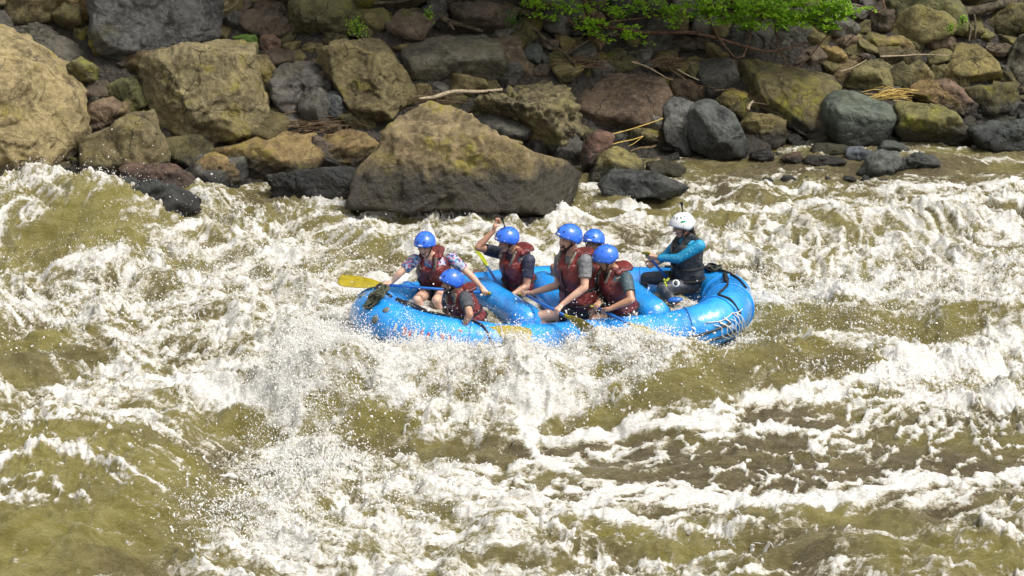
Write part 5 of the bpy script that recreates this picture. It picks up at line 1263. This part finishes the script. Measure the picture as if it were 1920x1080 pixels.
def tree(label, x, y, h, boughs, seed, clumps, dark=0):
    z0 = float(bank_z(x, y)); root = empty('overhanging_tree', (x, y, z0 - .2)); off = -Vector(root.location)
    tag(root, label, 'tree', 'trees overhanging the bank')
    def K(o): o.location = off; return o
    top = Vector((x - .3, y - 1.2, z0 + h))
    K(tube('trunk', [(x, y, z0 - .3), (x + .1, y - .2, z0 + h*.3), (x - .1, y - .7, z0 + h*.65), tuple(top)], [.17, .12, .07], M_BARK, root, per=5, seg=12))
    rs = np.random.RandomState(seed)
    for b, r0 in boughs:
        K(tube('branch', [(x - .1, y - .5, z0 + h*.55)] + [tuple(PY(*p)) for p in b], [r0*1.6, r0, r0*.35], M_BARKD, root, per=5, seg=7))
        for k in range(2):
            i = rs.randint(0, len(b)); p = PY(*b[i]); q_ = p + Vector((rs.uniform(-.5, .5), rs.uniform(-.3, .2), rs.uniform(-.12, .15)))
            K(tube('twig', [p, p.lerp(q_, .5) + Vector((0, 0, .04)), q_], [r0*.35, r0*.15], M_BARKD, root, per=3, seg=5))
    pts = []; sz = []
    for (px, py, Y, rad, n_) in clumps:
        c = PY(px, py, Y)
        for k in range(max(1, int(n_/26))):
            cc = np.array(tuple(c)) + rs.normal(size=3)*np.array([rad*.9, rad*.5, rad*.42]); q_ = spray_points(cc, rs.uniform(.07, .17), 22, rs, .012); pts.append(q_); sz.append(rs.uniform(.034, .064, len(q_)))
    # the crown above, beyond the top of the frame
    cr = []
    for k in range(300):
        yy = y + rs.uniform(-4.4, .6); cc = np.array([x + rs.uniform(-1.9, 2.6), yy, max(2.1 + rs.uniform(0, 1.8), z0 + h*rs.uniform(.5, .9))])
        cr.append(spray_points(cc, rs.uniform(.4, .75), 70, rs, .05))
    A_ = np.concatenate(pts); N_ = rs.normal(size=A_.shape)*.38 + np.array([0, -.15, 1.])
    K(link('leaves', leaves_mesh('leaves', A_, np.concatenate(sz), N_, seed), M_LEAF, root))['kind'] = 'stuff'
    B_ = np.concatenate(cr); N_ = rs.normal(size=B_.shape)*.5 + np.array([0, 0, 1.])
    K(link('crown', leaves_mesh('crown', B_, rs.uniform(.10, .17, len(B_)), N_, seed+1), M_LEAFD, root))['kind'] = 'stuff'
    return root
tree('overhanging tree whose bright leaves hang over the shaded middle of the bank', .9, 10.3, 4.4,
     [([(1000, -30, 8.2), (1040, 10, 8.0), (1095, 62, 7.8), (1140, 70, 7.7)], .022), ([(1090, -20, 8.1), (1170, 55, 7.9), (1300, 62, 7.7), (1400, 88, 7.6), (1450, 96, 7.6), (1530, 75, 7.7)], .026),
      ([(1200, -20, 8.0), (1240, 25, 7.9), (1130, 45, 7.8), (1080, 80, 7.7), (1070, 100, 7.7)], .012), ([(1350, 75, 7.6), (1420, 40, 7.7), (1490, 25, 7.8)], .012)], 31,
     [(1010, 6, 7.9, .12, 160), (1060, 4, 7.8, .16, 240), (1110, 38, 7.7, .10, 160), (1098, 58, 7.65, .12, 130), (1175, 55, 7.65, .10, 160), (1190, 66, 7.6, .05, 60), (1085, 20, 7.9, .12, 120), (1140, -6, 7.8, .12, 160), (1240, 4, 7.8, .16, 300), (1290, 10, 7.8, .16, 300), (1200, 14, 7.9, .12, 160), (1150, 22, 7.8, .14, 240), (1030, 30, 7.7, .06, 60), (1130, 70, 7.6, .06, 70), (1260, 34, 7.7, .1, 140), (1212, 76, 7.6, .03, 30)])
tree('overhanging tree with the thickest bright green leaves above the tall dark boulder', 3.4, 10.6, 4.6,
     [([(1330, -20, 8.1), (1400, 20, 7.9), (1480, 38, 7.8), (1560, 30, 7.8)], .018), ([(1460, 92, 7.7), (1560, 60, 7.75), (1600, 50, 7.8)], .010), ([(1650, -20, 8.0), (1600, 10, 7.9), (1570, 35, 7.8)], .014)], 37,
     [(1345, 8, 7.8, .16, 420), (1400, 18, 7.75, .2, 620), (1460, 22, 7.7, .22, 760), (1520, 20, 7.7, .2, 700), (1570, 14, 7.7, .18, 520), (1430, 34, 7.7, .14, 300), (1545, 36, 7.65, .14, 260), (1360, 32, 7.75, .1, 120), (1500, 5, 7.9, .2, 400), (1395, 48, 7.7, .06, 60), (1320, 20, 7.8, .12, 260), (1610, 10, 7.8, .1, 120), (1480, 44, 7.6, .14, 260), (1430, 4, 7.9, .2, 400), (1560, 50, 7.6, .06, 80)])
tree('overhanging tree rooted above the knot of dark roots', -1.0, 10.6, 4.4, [([(760, -40, 8.3), (800, -10, 8.1), (838, 12, 7.9)], .02)], 41, [(650, -12, 8.0, .1, 60), (985, -8, 7.9, .12, 120)])
def sprig(label, px, py, Y, w, n_, mat=M_LEAF):
    c = PY(px, py, Y); root = empty('small_plant', tuple(c)); tag(root, label, 'plant'); rs = np.random.RandomState(int(px))
    for k in range(5):
        e = Vector((rs.uniform(-w, w), rs.uniform(-.1, 0), rs.uniform(.0, w*1.3)))
        tube('stem', [(0, .03, -w*.9), (e.x*.4, e.y, e.z*.3), tuple(e)], [.005, .003], M_LEAFD, root, per=3, seg=5)
    P_ = rs.normal(size=(n_, 3))*np.array([w*.55, w*.3, w*.6]); N_ = rs.normal(size=(n_, 3))*.6 + np.array([0, -.5, .8])
    link('leaves', leaves_mesh('leaves', P_, rs.uniform(.022, .04, n_), N_, 3), mat, root)['kind'] = 'stuff'
sprig('bright green sprig growing beside the large olive brown boulder', 668, 50, 7.0, .12, 150)
sprig('small yellow green plant by the roots, right of the square green grey rock', 805, 26, 7.4, .07, 60)
sprig('tiny bright plant left of the round mossy boulder', 1805, 38, 7.9, .07, 50)
sprig('low green tuft on the brown faceted rock', 1782, 52, 7.8, .06, 40)
sprig('dark leafy seedling in the hollow above the pitted boulder', 960, 40, 7.6, .12, 90, M_LEAFD)

def stick(name, label, cat, pts, r, m, group=None, dy=-.12, twigs=()):
    P_ = []
    for p in pts:
        if len(p) == 3: P_.append(PY(*p))
        else: b = PB(p[0], p[1]); P_.append(PY(p[0], p[1], b[1] + dy))
    c = P_[0]
    if twigs:
        root = empty(name, tuple(c)); tag(root, label, cat, group); o = tube('stem', P_, r, m, root, per=6, seg=7); o.location = -Vector(root.location)
        for tw in twigs:
            Q_ = [PY(p[0], p[1], PB(p[0], p[1])[1] + dy) for p in tw]; o = tube('twig', Q_, [r[0]*.5 if not np.isscalar(r) else r*.5, .004], m, root, per=4, seg=5); o.location = -Vector(root.location)
    else:
        o = tube(name, [p - c for p in P_], r, m, None, per=6, seg=7); o.location = c; tag(o, label, cat, group)
def Yn(px, py): return PB(px, py)[1]
stick('driftwood_pole', 'long pale bent driftwood pole below the flat topped boulder', 'driftwood', [(786, 185), (815, 182), (850, 172), (900, 172), (942, 168)], [.016, .030, .026, .018], M_DRIFT, dy=-.55)
stick('reed', 'upper of the two long yellow reeds beside the purple brown stone', 'reed', [(1125, 256), (1170, 246), (1215, 232), (1243, 222)], [.008, .007, .006], M_REED, dy=-.75)
stick('reed', 'lower of the two long yellow reeds beside the purple brown stone', 'reed', [(1122, 286), (1150, 270), (1185, 262), (1206, 255)], [.009, .007, .005], M_REED, dy=-.75, twigs=([(1206, 255), (1190, 268), (1178, 274)],))
stick('driftwood_chunk', 'orange brown splintered chunk of wood below the reeds', 'driftwood', [(1180, 284), (1200, 278), (1222, 276), (1230, 272)], [.012, .020, .010], M_STICKB, dy=-.7)
stick('driftwood_chunk', 'short pale upright splinter beside the yellow tan angular rock', 'driftwood', [(1402, 206), (1406, 196), (1412, 189)], [.028, .022, .012], M_DRIFT, dy=-.5)
for k, (pts, lab) in enumerate([
 ([(500, 240), (560, 225), (610, 218), (655, 226), (697, 239)], 'brown branch lying in the dark gap above the long flat ochre boulder'),
 ([(510, 222), (545, 211), (590, 208)], 'thin brown twig above the branch in the dark gap'),
 ([(565, 238), (610, 230), (650, 226)], 'thick dark driftwood piece in the gap left of the cracked boulder'),
 ([(1256, 130), (1275, 142), (1300, 158), (1340, 165)], 'dark stick sloping down beside the reddish topped boulder'),
 ([(1270, 130), (1300, 146), (1345, 162)], 'pale stick sloping down towards the rippled boulder'),
 ([(1185, 116), (1215, 126), (1250, 146), (1262, 150)], 'thin pale stick across the back of the reddish topped boulder'),
 ([(1340, 170), (1370, 168), (1400, 172)], 'short stick touching the yellow tan angular rock'),
 ([(1408, 192), (1440, 196)], 'thin dark twig right of the upright splinter'),
 ([(1575, 134), (1600, 126), (1625, 112)], 'pale forked branch resting on the stones in the upper gap'),
 ([(1650, 106), (1700, 104), (1725, 102), (1780, 104)], 'pale straight stick behind the tent shaped rock'),
 ([(385, 110), (396, 100), (402, 92)], 'short broken stub of wood above the rough purple grey rock')]):
    stick('driftwood_stick', lab, 'stick', pts, [.012, .009, .004], M_DRIFT if 'pale' in lab else M_STICKB, dy=-.30 if k > 2 else -.15)
# heaps of straw and twigs: many pieces nobody would count
def heap(name, label, px, py, dy, w, n_, m, seed, cat):
    rs = random.Random(seed); b = PB(px, py); c = PY(px, py, b[1] + dy); bm = bmesh.new()
    V = []; F = []
    for k in range(n_):
        a = rs.gauss(0, .45); L = w*rs.uniform(.35, 1.0); p = Vector((rs.gauss(0, w*.28), rs.gauss(0, w*.16), rs.uniform(-.04, .07))); d = Vector((math.cos(a), math.sin(a)*.6, rs.uniform(-.1, .32)))*L*.5
        me = tube_mesh('x', [p - d, p + Vector((0, 0, rs.uniform(0, .03))), p + d], [.005, .006, .003], 4); n0 = len(V)
        V += [tuple(v.co) for v in me.vertices]; F += [tuple(i + n0 for i in q_.vertices) for q_ in me.polygons]; bpy.data.meshes.remove(me)
    me = bpy.data.meshes.new(name); me.from_pydata(V, [], F); me.update(); o = link(name, me, m, None, loc=c); tag(o, label, cat, None, 'stuff')
heap('straw_heap', 'heap of yellow straw caught on the mossy yellow topped boulder', 1672, 180, -.5, .42, 46, M_REED, 3, 'straw')
heap('twig_heap', 'heap of dry brown twigs behind the reddish topped boulder', 1255, 118, -.35, .34, 50, M_STICKB, 4, 'twigs')
heap('twig_heap', 'tangle of brown twigs under the pale driftwood pole', 820, 192, -.35, .5, 46, M_STICKB, 5, 'twigs')
heap('twig_heap', 'scraps of brown twigs in the gap above the long flat boulder', 590, 236, -.2, .5, 36, M_STICKB, 6, 'twigs')
heap('twig_heap', 'tangle of dark dead twigs under the overhanging leaves', 1085, 120, -.2, .6, 60, M_STICKB, 7, 'twigs')
# roots
for k, (pts, r, lab) in enumerate([
 ([(795, -20), (812, 12), (835, 38), (872, 48), (905, 60)], .055, 'thick mossy root bending right above the flat topped boulder'),
 ([(815, 15), (838, 40), (852, 56)], .035, 'mossy root fork running down behind the flat topped boulder'),
 ([(858, -10), (868, 20), (878, 48), (900, 60)], .028, 'hanging root right of the thick mossy root'),
 ([(876, -10), (872, 25), (890, 50)], .022, 'thin curved root in the shaded hollow'),
 ([(915, -10), (912, 20), (908, 34)], .03, 'short straight root hanging over the shaded hollow'),
 ([(700, 6), (740, 4), (790, -4)], .03, 'root crossing above the moss spotted rock'),
 ([(960, 16), (1020, 34), (1075, 46), (1130, 44)], .045, 'mossy root arching under the bright leaves'),
 ([(1000, 54), (1030, 80), (1062, 104), (1082, 132)], .028, 'dark root sloping down to the yellow streaked rock'),
 ([(1060, 104), (1090, 84), (1120, 70), (1168, 66)], .022, 'thin root curving up below the leaves'),
 ([(1786, 24), (1830, 20), (1880, 8), (1960, -6)], .085, 'fallen mossy log above the round mossy boulder'),
 ([(1812, 30), (1820, 55), (1816, 78)], .022, 'bunch of brown roots hanging left of the round mossy boulder'),
 ([(1826, 26), (1830, 50), (1828, 72)], .018, 'thin brown root hanging under the fallen log'),
 ([(1150, 110), (1180, 100), (1225, 96)], .02, 'dark root in the shadow above the reddish topped boulder')]):
    stick('fallen_log' if 'log' in lab else 'tree_root', lab, 'log' if 'log' in lab else 'root', pts, [r, r*.8, r*.45], M_BARK, dy=-.28)
stick('dry_branch', 'grey green dry twigs sticking up beside the big blue grey boulder', 'branch', [(408, 30), (420, 10), (440, -8)], [.012, .008], M_DRIFT, dy=-.3, twigs=([(412, 22), (430, 16), (446, 4)], [(405, 18), (412, 0), (418, -12)]))
# ------------------------------------------------------------------ spray: droplets, strands and torn sheets of white water
def m_spray():
    n = NT('white_spray'); n.set(**{'Base Color': (.84, .83, .80), 'Roughness': .25, 'Specular IOR Level': .6})
    t = n.N('BsdfTranslucent'); t.inputs[0].default_value = (.86, .85, .82, 1)
    ms = n.N('MixShader'); ms.inputs[0].default_value = .45; n.L(n.b.outputs[0], ms.inputs[1]); n.L(t.outputs[0], ms.inputs[2]); n.L(ms.outputs[0], n.out.inputs[0])
    return n.m
M_SPRAY = m_spray()
OCT_V = np.array([(1, 0, 0), (-1, 0, 0), (0, 1, 0), (0, -1, 0), (0, 0, 1), (0, 0, -1)], float)
OCT_F = np.array([(0, 2, 4), (2, 1, 4), (1, 3, 4), (3, 0, 4), (2, 0, 5), (1, 2, 5), (3, 1, 5), (0, 3, 5)])
TET_V = np.array([(1, 1, 1), (1, -1, -1), (-1, 1, -1), (-1, -1, 1)], float)/1.4
TET_F = np.array([(0, 1, 2), (0, 3, 1), (0, 2, 3), (1, 3, 2)])
def swarm(name, label, C, R, D=None, cat='spray', big=False):
    """C centres, R radii, D directions in which each drop is drawn out"""
    BV, BF = (OCT_V, OCT_F) if big else (TET_V, TET_F); n_ = len(C); k = len(BV)
    if D is None: D = np.zeros((n_, 3))
    V = C[:, None, :] + BV[None]*R[:, None, None]
    V = V + (BV@np.eye(3))[None]*0 + np.einsum('nij,nj->ni', BV[None].repeat(n_, 0), D)[:, :, None]*D[:, None, :]*R[:, None, None]
    F = (BF[None] + (np.arange(n_)*k)[:, None, None]).reshape(-1, 3)
    o = link(name, np_mesh(name, V.reshape(-1, 3), F, big), M_SPRAY); tag(o, label, cat, None, 'stuff'); return o
def burst(specs, seed):
    rs = np.random.RandomState(seed); C, R, D = [], [], []
    for (px, py, Y, wx, wy, hgt, n_, r0, r1, dirx) in specs:
        p = PY(px, py, Y); x = p.x + rs.normal(size=n_)*wx; y = p.y + rs.normal(size=n_)*wy
        zz, _ = water_at(x, y)
        t = rs.uniform(0, 1, n_); v = rs.gamma(2.0, .35, n_)*hgt
        # clumped: height follows a noise so that the spray rises in tongues
        cl = np.clip(fbm(x*4.2, y*3.2 + 7, 4, 500 + seed, .6) + .12, .02, 1)*2.4
        z = zz + v*4*t*(1-t)*cl*1.0 + .01; x = x + dirx*v*t + rs.normal(size=n_)*.02; y = y - .2*v*t
        C.append(np.stack([x, y, z], 1)); R.append(r0*np.exp(rs.normal(size=n_)*.55).clip(.3, 3.2) + (r1-r0)*rs.uniform(0, 1, n_)**8)
        d = np.stack([np.full(n_, dirx) + rs.normal(size=n_)*.5, rs.normal(size=n_)*.3 - .2, 1.2*(1 - 2*t) + rs.normal(size=n_)*.3], 1); D.append(d*.8)
    return np.concatenate(C), np.concatenate(R), np.concatenate(D)
#          px   py    Y     wx   wy   h    n    r0    r1   dirx
SPL = [(775, 658, -1.28, .36, .11, .32, 8000, .0030, .010, .1), (730, 650, -1.12, .20, .12, .22, 3000, .0030, .009, .0), (870, 674, -1.40, .16, .07, .07, 700, .0032, .010, .1),
       (1052, 660, -1.38, .08, .06, .42, 1300, .0042, .013, .08), (1010, 668, -1.42, .14, .08, .20, 700, .0042, .012, 0), (1165, 645, -1.34, .14, .08, .20, 900, .0042, .012, .1), (1330, 650, -1.2, .35, .10, .07, 800, .0040, .010, 0),
       (640, 620, -.6, .28, .5, .24, 3600, .0034, .008, -.2), (570, 700, -1.8, .30, .5, .28, 4200, .0036, .009, -.1), (700, 700, -1.9, .6, .35, .16, 3000, .0038, .010, 0), (960, 700, -1.9, .8, .3, .14, 3000, .0038, .010, .1), (1180, 700, -1.9, .4, .25, .16, 2200, .0040, .010, .2),
       (570, 880, -3.6, .35, .35, .22, 3200, .0042, .011, .1), (480, 1000, -5.0, .35, .4, .16, 2200, .0040, .010, .1), (700, 960, -4.6, .7, .5, .09, 1800, .0038, .009, 0),
       (1600, 560, .3, 1.2, .7, .09, 3000, .0038, .009, .1), (1800, 480, 1.4, .9, .7, .09, 2000, .0038, .009, .1), (1420, 520, 1.0, .5, .5, .09, 1200, .0038, .009, .1), (560, 470, 2.0, 1.0, .6, .10, 2400, .0038, .009, 0), (250, 560, .6, 1.3, .8, .10, 2800, .0038, .009, 0),
       (1690, 690, -1.6, .8, .25, .06, 900, .004, .010, 0)]
C, R, D = burst(SPL, 1)
swarm('spray', 'white spray thrown up by the breaking waves around the raft', C, R, D)
MIST = [(600, 640, -.9, .32, .55, .36, 10000, .0019, .004, -.1), (560, 740, -2.1, .28, .38, .30, 6500, .0019, .004, -.1), (770, 660, -1.30, .40, .14, .32, 9000, .0020, .004, .1), (760, 700, -1.9, .7, .3, .26, 12000, .0019, .004, 0), (1060, 680, -1.7, .7, .25, .24, 12000, .0019, .004, .1),
        (560, 880, -3.5, .35, .35, .30, 9000, .0019, .004, .1), (470, 1020, -5.1, .4, .35, .24, 5000, .0019, .004, .1), (400, 480, 2.0, 1.3, .7, .18, 9000, .0019, .004, 0), (1600, 520, .8, 1.3, .8, .16, 12000, .0019, .004, .1)]
C, R, D = burst(MIST, 4)
swarm('spray_mist', 'veil of finest spray hanging over the breaking water', C, R, D, 'mist')
# specks flying in front of the dark rocks, each larger
SPK = [(120, 350, 3.9, .9, .25, .42, 420, .0040, .010, .2), (300, 365, 3.9, .5, .2, .50, 420, .0040, .010, .1), (430, 375, 4.0, .35, .2, .30, 160, .0055, .012, .1), (850, 392, 4.0, .30, .12, .16, 200, .006, .014, 0), (1000, 398, 4.1, .3, .1, .1, 90, .006, .012, 0),
       (820, 640, -1.2, .6, .12, .50, 420, .0040, .010, .1), (1060, 640, -1.25, .22, .10, .70, 260, .0040, .010, .15), (700, 700, -1.9, .8, .4, .45, 420, .0038, .010, 0), (560, 850, -3.4, .5, .4, .45, 260, .006, .012, .1), (1250, 640, -1.1, .8, .1, .30, 200, .0055, .010, .1), (1100, 700, -1.9, .7, .3, .35, 240, .006, .012, 0)]
C, R, D = burst(SPK, 2); swarm('flying_drops', 'loose drops of water flying above the waves and before the dark rocks', C, R, D*.6, 'drops', True)
# fine grain over every frothing patch
rs = np.random.RandomState(9); n_ = 60000
x = rs.uniform(-6.6, 6.8, n_); y = rs.uniform(-7.2, 5.2, n_); z, f_ = water_at(x, y)
keep = (f_ > .6) & (rs.uniform(0, 1, n_) < np.clip((f_ - .5)*1.0 + (z - W0)*1.2, 0, 1)) & ~((((x-.45)/2.3)**2 + (y/.95)**2 < 1) & (rs.uniform(0, 1, n_) < .8))
x, y, z = x[keep], y[keep], z[keep]; m = len(x)
Cf = np.stack([x, y, z + rs.gamma(1.1, .013, m)], 1); Df = np.stack([rs.normal(size=m)*.8, rs.normal(size=m)*.3, rs.normal(size=m)*.8], 1)
swarm('froth_beads', 'fine beads of froth leaping off the white water', Cf, .0035*np.exp(rs.normal(size=m)*.5).clip(.4, 2.6), Df, 'froth')
# strands: thin tongues of water that arc up and fall, breaking into beads
def strands(specs, seed, name, label):
    rs = np.random.RandomState(seed); Vs, Fs, n0 = [], [], 0; K_, S_ = 7, 4
    for (px, py, Y, wx, wy, hgt, n_, r0) in specs:
        p = PY(px, py, Y)
        x = p.x + rs.normal(size=n_)*wx; y = p.y + rs.normal(size=n_)*wy; z, _ = water_at(x, y)
        vx = rs.normal(size=n_)*hgt*.9; vy = rs.normal(size=n_)*hgt*.5 - hgt*.2; vz = hgt*rs.gamma(2.2, .45, n_); span = rs.uniform(.35, .95, n_)
        for k in range(n_):
            rr_ = r0*math.exp(rs.normal()*.4)
            tt = np.linspace(0, span[k], K_); wob = rs.normal(size=(K_, 3))*.006
            P_ = np.stack([x[k] + vx[k]*tt, y[k] + vy[k]*tt, z[k] - .02 + vz[k]*4*tt*(1-tt)*.6], 1) + wob
            rad = rr_*np.array([1.3, 1.0, .75, .55, .6, .35, .12])*np.exp(rs.normal(size=K_)*.25)
            a = np.arange(S_)*math.pi/2 + rs.uniform(0, 1.5)
            ring = np.stack([np.cos(a), .55*np.sin(a), np.sin(a)*.8], 1)
            V = (P_[:, None, :] + ring[None]*rad[:, None, None]).reshape(-1, 3); Vs.append(V)
            i = np.arange(K_-1)[:, None]*S_ + np.arange(S_)[None]; j = np.arange(K_-1)[:, None]*S_ + (np.arange(S_)[None]+1) % S_
            Fs.append((np.stack([i, j, j+S_, i+S_], -1).reshape(-1, 4)) + n0); n0 += len(V)
    o = link(name, np_mesh(name, np.concatenate(Vs), np.concatenate(Fs)), M_SPRAY); tag(o, label, 'splash', None, 'stuff')
strands([(800, 660, -1.28, .40, .10, .14, 60, .007), (1052, 660, -1.36, .08, .04, .24, 30, .005), (1165, 648, -1.32, .10, .06, .12, 16, .005), (600, 660, -1.2, .35, .5, .14, 50, .006), (1000, 700, -1.9, .9, .3, .12, 80, .007),
         (580, 880, -3.6, .4, .35, .18, 60, .008), (480, 1010, -5.0, .4, .4, .14, 40, .008), (1600, 560, .3, 1.2, .7, .08, 90, .006), (250, 560, .6, 1.3, .8, .09, 90, .006), (850, 392, 4.05, .25, .1, .12, 40, .007), (1700, 700, -1.7, .8, .25, .09, 60, .008), (1200, 1000, -5.2, 1.6, .5, .08, 80, .008)], 5, 'splash', 'thin tongues of white water leaping from the wave crests')
